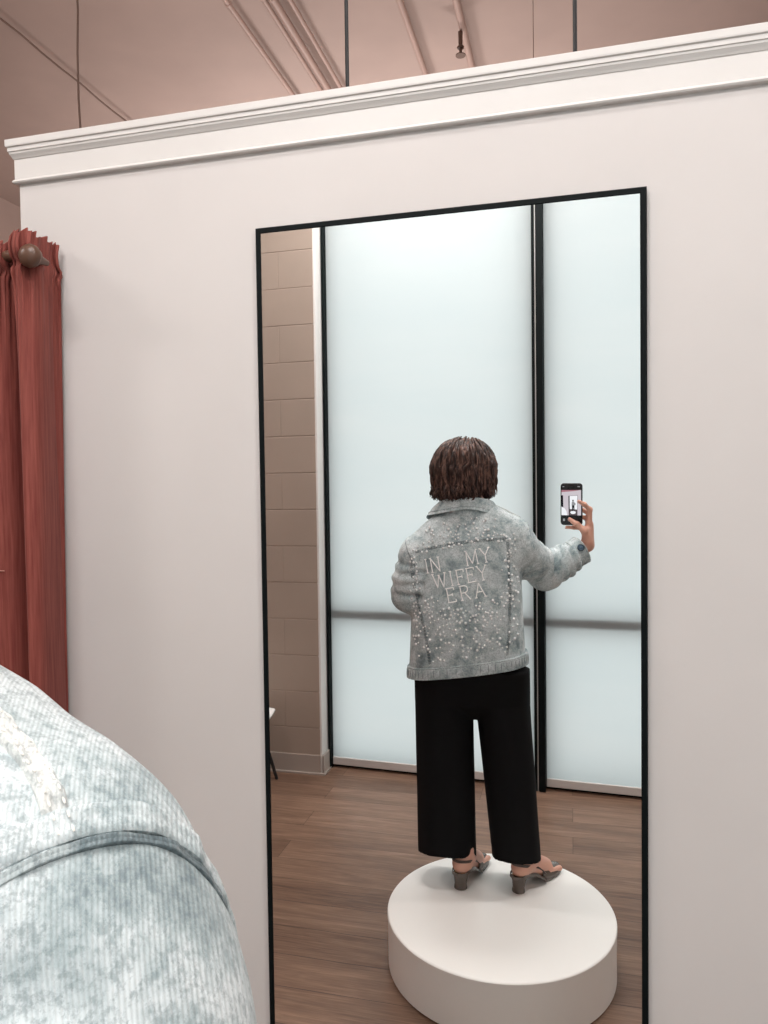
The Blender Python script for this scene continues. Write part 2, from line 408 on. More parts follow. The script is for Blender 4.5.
def rod(x, y, z0, r, nm, label, m, cat, sway=0):
    n = 12
    mb = MB().tube([(x + sway * math.sin(i * 1.9) * .004, y, z0 + (CEIL - z0) * i / n) for i in range(n + 1)], r, 8)
    if r > .004: mb.lathe([(.02, z0), (.02, z0 + .006)], (x, y, 0), 16); mb.lathe([(.022, CEIL - .02), (.022, CEIL - .001)], (x, y, 0), 16)
    return tag(mb.build(nm, M[m], None, (x, y, z0)), label, cat)
rod(-.452, 1.51, 2.36, .0042, 'suspension_rod', 'black rod above the partition, left of the mirror top', 'blackmatt', 'rod')
rod(.012, 1.51, 2.36, .0042, 'suspension_rod', 'black rod above the partition, over the right part of the mirror', 'blackmatt', 'rod')
rod(-1.605, 2.20, 2.6, .0035, 'hanging_wire', 'thin brown wire hanging down left, crossing the diagonal cable', 'wire', 'wire', 1)
rod(-.085, 1.9, 2.6, .0012, 'hanging_wire', 'hair-thin wire just left of the right black rod', 'wire', 'wire')
# ceiling lights (above the picture; the last three are unseen added fills)
LM = emis('lamp_diffuser_glow', (1, .9, .84), 4)
LBL = ['linear ceiling light over the round pedestal', 'linear ceiling light over the right end of the room', 'linear ceiling light behind the partition at the left', 'linear ceiling light behind the partition at the right', 'added unseen fill light over the curtained corner', 'added fill light hung low out of view far behind the partition at the left', 'added fill light hung low out of view far behind the partition at the right', 'added fill light nearest the mirror wall']
for (p, pw, pu, c), lb in zip(LAMPS, LBL):
    t = thing('ceiling_light', lb, 'lamp', p, 'linear ceiling lights')
    x, y, z = p
    MB().box((x - .6, y - .09, z + .02), (x + .6, y + .09, z + .09), .01).build('housing', M['plastic'], t, smooth=False)
    MB().box((x - .58, y - .075, z + .006), (x + .58, y + .075, z + .02), .003).build('diffuser', LM, t, smooth=False)
    for dx in (-.5, .5): MB().tube([(x + dx, y, z + .09), (x + dx, y, CEIL)], .004, 6).build('hanger', M['alu'], t)
    ld = bpy.data.lights.new('lamp_light', 'AREA'); ld.shape = 'RECTANGLE'; ld.size = 1.15; ld.size_y = .15; ld.energy = pw; ld.color = c
    lo = bpy.data.objects.new('lamp_light', ld); COL.objects.link(lo); lo.parent = t; lo.location = (0, 0, 0)
    MB().box((x - .58, y - .06, z + .09), (x + .58, y + .06, z + .10), .003).build('added_uplight_diffuser', LM, t, smooth=False)  # upward glow added on every fixture to brighten the ceiling
    lu = ld.copy(); lu.energy = pu
    lo = bpy.data.objects.new('added_uplight', lu); COL.objects.link(lo); lo.parent = t; lo.location = (0, 0, .11); lo.rotation_euler = (PI, 0, 0)

# ------------------------------------------------------------------ mirror
MX0, MX1, MZ0, MZ1 = -.635, .137, .085, 2.107
t = thing('wall_mirror_panel', 'tall rectangular mirror in a thin black frame on the white wall', 'mirror', ((MX0 + MX1) / 2, WY, MZ0))
y0, y1, fw = WY - .014, WY, .0125
rows = []
for (x, z, sx, sz) in ((MX0, MZ0, 1, 1), (MX1, MZ0, -1, 1), (MX1, MZ1, -1, -1), (MX0, MZ1, 1, -1)):
    rows.append([(x, y1, z), (x, y0 + .002, z), (x + sx * .002, y0, z + sz * .002), (x + sx * (fw - .002), y0, z + sz * (fw - .002)), (x + sx * fw, y0 + .002, z + sz * fw), (x + sx * fw, y1, z + sz * fw)])
MB().grid(rows, closed_u=True, closed_v=True).build('mirror_frame', M['black'], t, smooth=False)
MB().box((MX0 + .006, WY - .0125, MZ0 + .006), (MX1 - .006, WY - .006, MZ1 - .006)).build('mirror_glass', M['mirror'], t, smooth=False)

# ------------------------------------------------------------------ pedestal
PC = (-.235, .478); PR, PH = .368, .175
t = thing('round_pedestal', 'low round white pedestal on the wood floor that the woman stands on', 'pedestal', (*PC, 0))
MB().lathe([(PR, .006), (PR, PH - .018)], (*PC, 0), 128).build('drum', M['ped'], t)
MB().lathe([(PR - .002, PH - .020), (PR + .0015, PH - .019), (PR + .0015, PH - .004), (PR - .001, PH - .001), (PR - .004, PH)], (*PC, 0), 128).build('top_disc', M['ped'], t)
MB().lathe([(PR - .012, .0), (PR - .012, .010)], (*PC, 0), 96).build('plinth', M['pedgap'], t)

# ------------------------------------------------------------------ curtain and rod at the left
CYc = 1.385
t = thing('curtain_rod', 'dark wooden curtain rod with a round knob above the red curtain', 'curtain rod', (-1.14, CYc, 2.085))
MB().tube([(-2.9, CYc, 2.085), (-1.130, CYc, 2.085)], .012, 16).build('rod', M['wood'], t)
fr = np.array([[1, 0, 0], [0, 0, -1], [0, 1, 0.]])
MB().lathe([(.006, -.008), (.012, .025), (.020, .030), (.021, .036), (.024, .040), (.024, .048), (.019, .056), (.010, .060), (.004, .061)], (-1.090, CYc - .022, 2.056), 24, frame=fr).build('finial', M['wood'], t)

def smooth_path(cp, n):
    cp = np.array(cp, float); m = len(cp) - 1; out = []
    for i in range(n + 1):
        t_ = i / n * m; k = min(int(t_), m - 1); f = t_ - k
        p0, p1, p2, p3 = cp[max(k - 1, 0)], cp[k], cp[k + 1], cp[min(k + 2, m)]
        out.append(.5 * ((2 * p1) + (-p0 + p2) * f + (2 * p0 - 5 * p1 + 4 * p2 - p3) * f * f + (-p0 + 3 * p1 - 3 * p2 + p3) * f ** 3))
    return np.array(out)
def curtain(cp, bot, label, n, seed, z0=.02, ztop=2.114, ruffle=1.):
    A, B = smooth_path(cp, n), smooth_path(bot, n); nv = 120; P = []
    rg = np.random.default_rng(seed); s = np.linspace(0, 1, n + 1)
    L_ = np.sum(np.linalg.norm(np.diff(A, axis=0), axis=1)) / .021
    wob = sum(np.sin(2 * PI * s * L_ * k + rg.uniform(0, 6)) * w_ for k, w_ in ((.5, .5), (1, .7), (1.9, .35)))
    mu = A[:, 1].mean()
    for j in range(nv + 1):
        v = (j / nv) ** 1.5; z = ztop - (ztop - z0) * v
        e = min(1, max(0, (2.11 - z) / .9)); e = e * e * (3 - 2 * e)
        X = A * (1 - e) + B * e
        g = math.exp(-((z - 2.085) / .035) ** 2); top = math.exp(-max(0, ztop - z) / .022); op = math.exp(-max(0, 2.05 - z) / .10)
        Y = X[:, 1] - .012 * math.exp(-((z - 2.085) / .030) ** 2) * .8 + .007 * wob * op * ruffle + .010 * math.exp(-((z - 2.052) / .008) ** 2)
        Xx = X[:, 0] + .004 * np.roll(wob, 7) * op
        Y = Y - .006 * np.maximum(0, np.sin((z - .9 * s) * 60)) * math.exp(-((z - 2.035) / .02) ** 2) * ruffle
        Z = z + .007 * wob * top * ruffle + 0 * s
        Y = Y + .0022 * np.sin(s * 23 + z * 2.1) * (1 - op)
        P.append(np.stack([Xx, Y, Z], 1).tolist())
    ob = MB().grid(P).build('curtain', M['curtain'], None, (A[:, 0].mean(), mu, z0), angle=0)
    sm = ob.modifiers.new('cloth', 'SOLIDIFY'); sm.thickness = .0014
    return tag(ob, label, 'curtain', 'rust red curtains')
c1 = curtain([(-1.192, 1.43), (-1.183, 1.40), (-1.168, 1.37), (-1.150, 1.345), (-1.132, 1.330), (-1.112, 1.330), (-1.099, 1.345), (-1.103, 1.385), (-1.122, 1.430), (-1.130, 1.437), (-1.120, 1.425), (-1.113, 1.415), (-1.111, 1.425), (-1.110, 1.437)],
             [(-1.19, 1.432), (-1.178, 1.41), (-1.155, 1.37), (-1.130, 1.335), (-1.120, 1.318), (-1.107, 1.314), (-1.093, 1.322), (-1.098, 1.36), (-1.118, 1.43), (-1.130, 1.439), (-1.128, 1.432), (-1.124, 1.426), (-1.122, 1.432), (-1.120, 1.44)],
             'rust red gathered curtain with one bright front fold, nearest the white wall', 220, 3)
c2 = curtain([(-1.95, 1.41), (-1.90, 1.35), (-1.84, 1.41), (-1.77, 1.36), (-1.70, 1.41), (-1.62, 1.36), (-1.55, 1.41), (-1.48, 1.35), (-1.42, 1.41), (-1.36, 1.36), (-1.30, 1.40), (-1.26, 1.37), (-1.225, 1.362), (-1.206, 1.39), (-1.200, 1.43)],
             [(-1.95, 1.41), (-1.90, 1.37), (-1.84, 1.41), (-1.77, 1.37), (-1.70, 1.41), (-1.62, 1.37), (-1.55, 1.41), (-1.48, 1.37), (-1.42, 1.40), (-1.36, 1.38), (-1.31, 1.385), (-1.27, 1.385), (-1.24, 1.388), (-1.212, 1.40), (-1.202, 1.437)],
             'darker flat rust red curtain at the left picture edge', 330, 8, ruffle=.7)
MB().tube([(-1.40 + .01 * i, 1.3800, 1.389) for i in range(18)], .0011, 6).build('hem_thread', M['curtain_seam'], c2)

# ------------------------------------------------------------------ white chair, only its edge shows in the mirror
t = thing('shell_chair', 'white plastic shell chair, just its edge in the mirror bottom left', 'chair', (-1.62, -.42, 0))
cx0, cy0 = -1.742, -.60
P = []
for i in range(21):
    u = i / 20
    row = []
    for j in range(17):
        w_ = (j / 16 - .5) * 2
        if u < .55: yy = -.20 + .40 * u / .55; zz = .40 + .012 * (1 - u) + .03 * w_ * w_
        else:
            q_ = (u - .55) / .45; yy = .20 + .07 * q_; zz = .412 + .03 * w_ * w_ * (1 - q_) + .012 + .34 * q_
        hw = .20 * (1 - .35 * max(0, u - .8) / .2 * abs(w_)) * (1 - .2 * (1 - min(1, u / .12)) * abs(w_))
        row.append((cx0 + yy, cy0 + w_ * hw, zz + .012))
    P.append(row)
# the chair faces left, away from the mirror view
ob = MB().grid([[(2 * cx0 - p[0], p[1], p[2] - .065) for p in r_] for r_ in P]).build('seat_shell', M['plastic'], t, angle=0)
sm = ob.modifiers.new('thick', 'SOLIDIFY'); sm.thickness = .012; sm.offset = 0
for sx in (-1, 1):
    for sy in (-1, 1): MB().tube([(cx0 + sx * .12, cy0 + sy * .12, .348), (cx0 + sx * .19, cy0 + sy * .19, 0)], .009, 10).build('leg', M['blackmatt'], t)


# ------------------------------------------------------------------ signed-distance modelling: one continuous skin per body or garment
def V(*a): return np.array(a, float)
class Field:
    def __init__(s, lo, hi, h):
        s.lo = V(*lo); s.h = h; s.n = (np.ceil((V(*hi) - s.lo) / h).astype(int) + 1)
        s.ax = [s.lo[k] + h * np.arange(s.n[k]) for k in range(3)]; s.F = np.full(s.n, 1., np.float32)
    def sub(s, lo, hi):
        i0 = np.clip(np.floor((V(*lo) - s.lo) / s.h).astype(int), 0, s.n - 1); i1 = np.clip(np.ceil((V(*hi) - s.lo) / s.h).astype(int) + 1, 1, s.n)
        sl = tuple(slice(a, max(b, a + 1)) for a, b in zip(i0, i1))
        X, Y, Z = np.meshgrid(*[s.ax[k][sl[k]].astype(np.float32) for k in range(3)], indexing='ij', sparse=True)
        return sl, X, Y, Z
    def add(s, fn, lo, hi, k=.02, sub=False):
        pad = k + 3 * s.h; sl, X, Y, Z = s.sub(V(*lo) - pad, V(*hi) + pad)
        d = fn(X, Y, Z).astype(np.float32); A = s.F[sl]
        if sub:
            d = -d; hh = np.maximum(k - np.abs(A - d), 0) / max(k, 1e-6); s.F[sl] = np.maximum(A, d) + hh * hh * k * .25
        else:
            hh = np.maximum(k - np.abs(A - d), 0) / max(k, 1e-6); s.F[sl] = np.minimum(A, d) - hh * hh * k * .25
    def cone(s, a, b, ra, rb, k=.02, sub=False, sq=None):
        a, b = V(*a), V(*b); ab = b - a; L2 = max(float(ab @ ab), 1e-9); r = max(ra, rb)
        def fn(X, Y, Z):
            px, py, pz = X - a[0], Y - a[1], Z - a[2]
            t = np.clip((px * ab[0] + py * ab[1] + pz * ab[2]) / L2, 0, 1)
            dx, dy, dz = px - t * ab[0], py - t * ab[1], pz - t * ab[2]
            if sq is not None:                      # sq = (unit direction, factor): flatten across that direction
                u, f = sq; q = (dx * u[0] + dy * u[1] + dz * u[2]) * (f - 1); dx, dy, dz = dx + q * u[0], dy + q * u[1], dz + q * u[2]
            return np.sqrt(dx * dx + dy * dy + dz * dz) - (ra + (rb - ra) * t)
        s.add(fn, np.minimum(a, b) - r, np.maximum(a, b) + r, k, sub)
    def ell(s, c, r, Rm=None, k=.02, sub=False):
        c, r = V(*c), V(*r); Rm = np.eye(3) if Rm is None else Rm; m = r.max()
        def fn(X, Y, Z):
            px, py, pz = X - c[0], Y - c[1], Z - c[2]
            q = [(px * Rm[0, i] + py * Rm[1, i] + pz * Rm[2, i]) / r[i] for i in range(3)]
            l = np.sqrt(q[0] ** 2 + q[1] ** 2 + q[2] ** 2); g = np.sqrt((q[0] / r[0]) ** 2 + (q[1] / r[1]) ** 2 + (q[2] / r[2]) ** 2) + 1e-6
            return l * (l - 1) / g
        s.add(fn, c - m, c + m, k, sub)
    def mesh(s):
        F = s.F; neg = F < 0; n = s.n
        c = np.zeros(n - 1, np.int8)
        for di in (0, 1):
            for dj in (0, 1):
                for dk in (0, 1): c += neg[di:n[0] - 1 + di, dj:n[1] - 1 + dj, dk:n[2] - 1 + dk]
        idx = np.argwhere((c > 0) & (c < 8)); I, J, K = idx.T
        vid = np.full(n - 1, -1, np.int32); vid[I, J, K] = np.arange(len(idx))
        acc = np.zeros((len(idx), 3)); cnt = np.zeros(len(idx))
        for ax in range(3):
            for p in (0, 1):
                for q in (0, 1):
                    o = [0, 0, 0]; oth = [a for a in range(3) if a != ax]; o[oth[0]] = p; o[oth[1]] = q; o2 = list(o); o2[ax] = 1
                    a = F[I + o[0], J + o[1], K + o[2]]; b = F[I + o2[0], J + o2[1], K + o2[2]]; m = (a < 0) != (b < 0)
                    t = np.where(m, a / np.where(m, a - b, 1), 0)
                    pos = np.tile(np.array(o, float), (len(idx), 1)); pos[:, ax] = t
                    acc[m] += pos[m]; cnt[m] += 1
        v = s.lo + s.h * (idx + acc / cnt[:, None])
        faces = []
        for ax in range(3):
            sl0 = [slice(None)] * 3; sl1 = [slice(None)] * 3; sl0[ax] = slice(0, -1); sl1[ax] = slice(1, None)
            a = neg[tuple(sl0)]; b = neg[tuple(sl1)]; E = np.argwhere(a != b)
            o1, o2 = [(ax + 1) % 3, (ax + 2) % 3]
            ok = (E[:, o1] > 0) & (E[:, o2] > 0) & (E[:, o1] < n[o1] - 1) & (E[:, o2] < n[o2] - 1); E = E[ok]
            qd = []
            for d1, d2 in ((1, 1), (0, 1), (0, 0), (1, 0)):
                C = E.copy(); C[:, o1] -= d1; C[:, o2] -= d2; qd.append(vid[C[:, 0], C[:, 1], C[:, 2]])
            qd = np.stack(qd, 1); fl = ~a[tuple(E.T)]; qd[fl] = qd[fl][:, ::-1]; faces.append(qd)
        f = np.concatenate(faces); f = f[(f >= 0).all(1)]
        return v, f
def join(parts):
    vs, fs, o = [], [], 0
    for v, f in parts: vs.append(v); fs.append(f + o); o += len(v)
    return np.concatenate(vs), np.concatenate(fs)
def bvh(v, f): return BVHTree.FromPolygons([tuple(p) for p in v], [tuple(int(i) for i in q_) for q_ in f])
def unit(v): v = np.array(v, float); return v / np.linalg.norm(v)
def wob(seed, n, f):
    rg = np.random.default_rng(seed); K = rg.normal(size=(n, 3)); K = K / np.linalg.norm(K, axis=1)[:, None] * (f * rg.uniform(.7, 1.4, (n, 1))); P_ = rg.uniform(0, 6.28, n)
    return lambda X, Y, Z: sum(np.sin(K[i, 0] * X + K[i, 1] * Y + K[i, 2] * Z + P_[i]) for i in range(n)) / n

GND = PH                                           # she stands on the pedestal
PO = (-.32, .32, GND)
# phone frame: the photograph's own camera is the lens at the top of this phone
RX, RY, RN = R[:, 0], R[:, 1], -R[:, 2]
PHC = V(0, 0, EYE) - RN * .003 - RY * .066
def ph(u, v, w_): return PHC + RX * u + RY * v + RN * w_

# --- joints
SH_R, EL_R = V(-.188, .230, 1.350), V(-.094, .060, 1.236)
WR_R = ph(.057, -.156, -.020)
SH_L, EL_L, WR_L = V(-.545, .298, 1.315), V(-.578, .285, 1.155), V(-.480, .090, 1.115)
HIP = V(-.36, .33, .86)
FD = unit((.80, -.60, -.06))                       # where she looks: at the phone
HC = V(-.357, .213, 1.622)
FS = unit(np.cross(FD, (0, 0, 1))); FU = np.cross(FS, FD)
HR = np.stack([FS, FD, FU], 1)                     # head frame: side, forward, up
def hd(a, b, c): return HC + FS * a + FD * b + FU * c

# --- body: head, torso and legs (fine where it shows)
h1 = Field((-.53, .06, 1.40), (-.20, .42, 1.77), .003)
h1.ell(hd(0, -.012, .022), (.068, .086, .078), HR, .01)
h1.ell(hd(0, .028, -.030), (.052, .056, .066), HR, .03)
h1.ell(hd(0, .050, -.078), (.030, .026, .022), HR, .03)                  # chin
h1.cone(hd(-.045, .005, -.055), hd(-.018, .050, -.080), .018, .016, .02); h1.cone(hd(.045, .005, -.055), hd(.018, .050, -.080), .018, .016, .02)
h1.cone(hd(0, .078, .010), hd(0, .096, -.022), .008, .011, .010)         # nose
h1.ell(hd(-.011, .088, -.026), (.008, .009, .007), HR, .006); h1.ell(hd(.011, .088, -.026), (.008, .009, .007), HR, .006)
for sx in (-1, 1):
    h1.ell(hd(sx * .030, .088, .006), (.017, .012, .012), HR, .008, sub=True)
    h1.ell(hd(sx * .034, .064, -.022), (.022, .020, .018), HR, .02)       # cheek
    h1.cone(hd(sx * .016, .083, .026), hd(sx * .044, .070, .024), .006, .005, .010)
    h1.ell(hd(sx * .072, -.004, -.012), (.007, .018, .028), HR, .006); h1.ell(hd(sx * .078, .000, -.012), (.005, .009, .016), HR, .004, sub=True)
h1.cone(hd(-.020, .076, -.049), hd(.020, .076, -.049), .0062, .0062, .008); h1.cone(hd(-.016, .074, -.058), hd(.016, .074, -.058), .0068, .0068, .006)
h1.cone(hd(-.022, .084, -.0535), hd(.022, .084, -.0535), .0016, .0016, .003, sub=True)
NB = V(-.365, .246, 1.435)
h1.cone(HC + V(.0, .02, -.03), NB, .046, .052, .03); h1.cone(NB, NB + V(0, 0, -.05), .052, .07, .03)
b1 = Field((-.66, .04, .70), (-.07, .50, 1.50), .006)
b1.ell((-.37, .252, 1.28), (.150, .080, .17), None, .04); b1.ell((-.365, .262, 1.08), (.130, .08, .16), None, .06); b1.ell((-.36, .258, .90), (.130, .060, .12), None, .06)
b1.cone(NB, (-.37, .255, 1.36), .050, .07, .04)
b1.cone((-.30, .255, 1.37), SH_R, .050, .045, .04); b1.cone((-.46, .280, 1.35), SH_L, .050, .042, .04)
b1.cone(SH_R, EL_R, .044, .035, .02); b1.cone(SH_L, EL_L, .044, .035, .02)
b1.cone(EL_L, (EL_L + WR_L) / 2, .035, .030, .015); b1.cone((EL_L + WR_L) / 2, WR_L, .030, .024, .01)
b2 = Field((-.12, -.10, 1.19), (.10, .13, 1.40), .003)
b2.cone(EL_R, EL_R * .5 + WR_R * .5, .036, .032, .01); b2.cone(EL_R * .5 + WR_R * .5, WR_R, .031, .0185, .01)
# legs and feet
LEG = []
for (hx, hy, kx, ky, ax_, ay, ang) in ((-.440, .266, -.430, .298, -.369, .342, 14), (-.270, .264, -.230, .292, -.160, .326, 34)):
    a = math.radians(ang); LEG.append((V(hx, hy, .84), V(kx, ky, .55), V(ax_, ay, GND + .135), V(math.sin(a), -math.cos(a), 0)))
b3 = Field((-.56, .04, GND), (.02, .50, .93), .005)
for hp, kn, an, tdir in LEG:
    b3.cone(hp, kn, .066, .046, .03); b3.cone(kn, kn * .62 + an * .38, .044, .041, .02); b3.cone(kn * .62 + an * .38, an, .040, .026, .02)
feet = []
def foot_frame(an, tdir):
    side = np.cross(tdir, (0, 0, 1)); base = V(an[0], an[1], GND) 
    return lambda f, s_, z: base + tdir * f + side * s_ + V(0, 0, z)
for hp, kn, an, tdir in LEG:
    P_ = foot_frame(an, tdir); fl = Field(np.minimum(P_(-.07, 0, 0), P_(.21, 0, 0)) - .07, np.maximum(P_(-.07, 0, 0), P_(.21, 0, 0)) + V(.07, .07, .30), .0026)
    fl.cone(an + unit(kn - an) * .09, an, .027, .0255, .02); fl.cone(an, P_(-.020, 0, .078), .030, .024, .02); fl.ell(P_(-.030, 0, .078), (.026, .028, .026), None, .02)
    fl.ell(P_(0, .022, .096), (.011, .011, .013), None, .012); fl.ell(P_(0, -.022, .090), (.011, .011, .013), None, .012)
    fl.cone(P_(.0, 0, .105), P_(.105, 0, .040), .030, .026, .03); fl.cone(P_(-.02, 0, .078), P_(.11, 0, .026), .024, .020, .03)
    for j, s_ in enumerate((-.021, -.009, .002, .013, .023)):
        fl.cone(P_(.10, s_ * 1.1, .026), P_(.163 - abs(j - 0) * .006, s_ * 1.25, .018), .011, .010 if j == 0 else .0075, .006)
    feet.append(fl.mesh())

# --- hands
def hand(Fd, wrist, fingers, thumb, palm, k=.007):
    for (a, b, ra, rb) in palm: Fd.cone(a, b, ra, rb, .014)
    for ch in fingers + [thumb]:
        for (a, ra), (b, rb) in zip(ch[:-1], ch[1:]): Fd.cone(a, b, ra, rb, k if ch is not thumb else .009)
        for (a, ra) in ch[1:-1]: Fd.ell(a, (ra * 1.07,) * 3, None, .003)
idx = [(ph(.064, -.072, -.018), .0105), (ph(.0665, -.020, -.014), .0092), (ph(.050, .000, .001), .0080), (ph(.031, .011, .0085), .0070)]
mid = [(ph(.062, -.080, -.027), .0105), (ph(.058, -.034, -.036), .0092), (ph(.032, -.020, -.0205), .0082), (ph(.006, -.014, -.0175), .0075)]
rng_ = [(ph(.058, -.090, -.032), .0100), (ph(.050, -.055, -.042), .0088), (ph(.022, -.047, -.0215), .0078), (ph(-.004, -.044, -.0170), .0070)]
pnk = [(ph(.052, -.102, -.034), .0090), (ph(.028, -.094, -.038), .0080), (ph(.004, -.090, -.022), .0070), (ph(-.020, -.0885, -.006), .0062)]
thb = [(ph(.058, -.140, -.008), .0150), (ph(.052, -.098, .010), .0125), (ph(.025, -.075, .0135), .0100), (ph(-.003, -.057, .0095), .0078)]
palm = [(WR_R, ph(.064, -.076, -.020), .019, .0125), (WR_R, ph(.062, -.083, -.027), .019, .0125), (WR_R, ph(.058, -.093, -.031), .018, .012), (WR_R, ph(.052, -.104, -.032), .018, .011), (ph(.058, -.140, -.010), ph(.056, -.100, -.008), .017, .014)]
hf = Field(np.minimum(WR_R - .07, ph(-.04, -.20, -.07)), np.maximum(WR_R + .06, ph(.09, .04, .05)), .0015)
hand(hf, WR_R, [idx, mid, rng_, pnk], thb, palm)
dfa = unit(EL_R - WR_R); hf.cone(WR_R + dfa * .05, WR_R, .0225, .0185, .014, sq=(RN, 1.15))
# left hand, relaxed in front of her
ld = unit(WR_L - EL_L); lu = V(0, 0, 1.); ls = unit(np.cross(ld, lu)); lu = np.cross(ls, ld)
def lh(f, s_, u): return WR_L + ld * f + lu * s_ + ls * u
fing = []
for j, (s_, ln) in enumerate(((.028, .90), (.010, 1.0), (-.009, .94), (-.026, .76))):
    fing.append([(lh(.082 - .006 * abs(j - 1), s_, 0), .0098), (lh(.082 + .040 * ln, s_ * 1.05, .010), .0086), (lh(.082 + .060 * ln, s_ * 1.05, .026), .0078), (lh(.082 + .068 * ln, s_ * 1.0, .045), .0068)])
lth = [(lh(.022, .022, .008), .0135), (lh(.048, .042, .018), .0115), (lh(.070, .050, .028), .0095), (lh(.090, .050, .036), .0078)]
lf = Field(WR_L - .14, WR_L + .14, .0024)
hand(lf, WR_L, fing, lth, [(WR_L, lh(.082, s_, 0), .017, .0115) for s_ in (.026, .010, -.008, -.023)] + [(lh(.02, .012, .004), lh(.06, .018, .006), .016, .012)])
lf.cone(WR_L - ld * .06, WR_L, .024, .019, .012)
body_v, body_f = join([h1.mesh(), b1.mesh(), b2.mesh(), b3.mesh(), hf.mesh(), lf.mesh()] + feet)
person = make('person', body_v, body_f, M['skin'], None, PO, True, 0)
tag(person, 'woman seen from behind in the mirror, studded denim jacket and black trousers, raising a phone', 'person')
# eyes, lips, brows, nails
for sx in (-1, 1):
    e = MB().sphere((0, 0, 0), .0115, 20, 12); e.xform(lambda p: hd(sx * .030, .0700, .006) + V(*p)); ey = e.build('eye', M['eye'], person)
    e = MB().sphere((0, 0, 0), .0052, 16, 8); e.xform(lambda p: hd(sx * .030, .0772, .005) + V(*p)); e.build('iris', M['iris'], ey)
    for up in (1, -1):                                                   # lids
        P = [[hd(sx * .030 + .0128 * math.sin(b), .0700 + .0128 * math.cos(b) * math.cos(a), .006 + up * .0128 * math.sin(a) * math.cos(b)) for b in np.linspace(-1.45, 1.45, 13)] for a in np.linspace(.30 if up > 0 else .42, 1.5, 7)]
        MB().grid(P).build('eyelid', M['skin'], person, angle=0)
    MB().tube([hd(sx * (.016 + .028 * i / 6), .091 - .012 * (i / 6) ** 2, .027 + .003 * math.sin(PI * i / 6)) for i in range(7)], [.001, .0022, .0024, .0022, .002, .0016, .0008], 6).build('eyebrow', M['hair'], person)
MB().tube([hd(-.020 + .040 * i / 10, .0835 + .0035 * math.sin(PI * i / 10), -.050 + .0015 * math.cos(4 * PI * i / 10)) for i in range(11)], [.001, .002, .003, .0036, .0034, .0032, .0034, .0036, .003, .002, .001], 8).tube([hd(-.016 + .032 * i / 8, .082 + .003 * math.sin(PI * i / 8), -.0575) for i in range(9)], [.001, .0025, .0035, .004, .0042, .004, .0035, .0025, .001], 8).build('lips', M['lip'], person)
def nail(tip, prev, up, r):
    d_ = unit(tip - prev); s_ = unit(np.cross(d_, up)); u_ = np.cross(s_, d_); mb = MB()
    P = [[tip + d_ * (a * .0055 - .001) + s_ * (r * .8 * math.sin(b * 1.0)) + u_ * (r * math.cos(b * 1.0) + .0004) for b in np.linspace(-1, 1, 7)] for a in np.linspace(-1, 1, 7)]
    mb.grid(P).build('fingernail', M['nail'], person)
nail(idx[-1][0], idx[-2][0], RN, .0070); nail(thb[-1][0], thb[-2][0], RN, .0078)
nail(pnk[-1][0], pnk[-2][0], -RN * .3 - RY, .0062)

# --- trousers
tf = Field((-.62, .14, GND + .055), (-.07, .50, .96), .005)
tw = wob(7, 6, 26)
def leg(x0, y0, x1, y1, w0, w1, d0, d1, zb, zt, ph_, off=0.):
    def fn(X, Y, Z):
        t = np.clip((zt - Z) / (zt - zb), 0, 1); cx_ = x0 + (x1 - x0) * t; cy_ = y0 + (y1 - y0) * t; a = w0 + (w1 - w0) * t; b = d0 + (d1 - d0) * t
        th = np.arctan2((Y - cy_), (X - cx_) + 1e-6)
        rr = np.sqrt(((X - cx_) / a) ** 2 + ((Y - cy_) / b) ** 2)
        fold = 1 + (.022 * np.sin(3 * th + ph_ + 1.5 * t) + .016 * np.sin(7 * th + ph_ * 2 - t)) * (.25 + .6 * t) + .012 * tw(X, Y, Z)
        return np.maximum((rr - fold) * np.minimum(a, b) * .85 + off, np.maximum(zb + .28 * (Y - cy_) - Z, Z - zt - .12))
    return fn
tf.add(leg(-.450, .268, -.434, .330, .105, .103, .082, .092, .266, .80, .4), (-.60, .15, .2), (-.30, .48, .93), .03)
tf.add(leg(-.240, .264, -.191, .318, .096, .083, .082, .090, .266, .80, 2.2), (-.37, .15, .2), (-.07, .46, .93), .008)
tf.add(lambda X, Y, Z: (np.sqrt(((X + .351) / .192) ** 2 + ((Y - .260) / .086) ** 2) - 1) * .10 + 0 * Z + np.maximum(0, np.maximum(.80 - Z, Z - .925)), (-.57, .15, .77), (-.13, .40, .93), .012)
# hollow hems
tf.add(leg(-.450, .268, -.434, .330, .105, .103, .082, .092, .20, .80, .4, .009), (-.56, .2, .2), (-.33, .46, .37), .004, sub=True)
tf.add(leg(-.240, .264, -.191, .318, .096, .083, .082, .090, .20, .80, 2.2, .009), (-.31, .2, .2), (-.08, .44, .37), .004, sub=True)
tf.F = np.maximum(tf.F, -1)
tv, tfc = tf.mesh(); make('trousers', tv, tfc, M['trouser'], person, smooth=True, angle=0)

# --- black top under the jacket, seen at the open front
tp = Field((-.60, .08, .80), (-.13, .46, 1.50), .006)
tp.ell((-.37, .245, 1.26), (.145, .090, .18), None, .04); tp.ell((-.365, .255, 1.06), (.140, .088, .19), None, .06); tp.ell((-.36, .262, .95), (.150, .090, .08), None, .05)
tpv, tpf = tp.mesh(); make('knit_top', tpv, tpf, M['top'], person, smooth=True, angle=0)

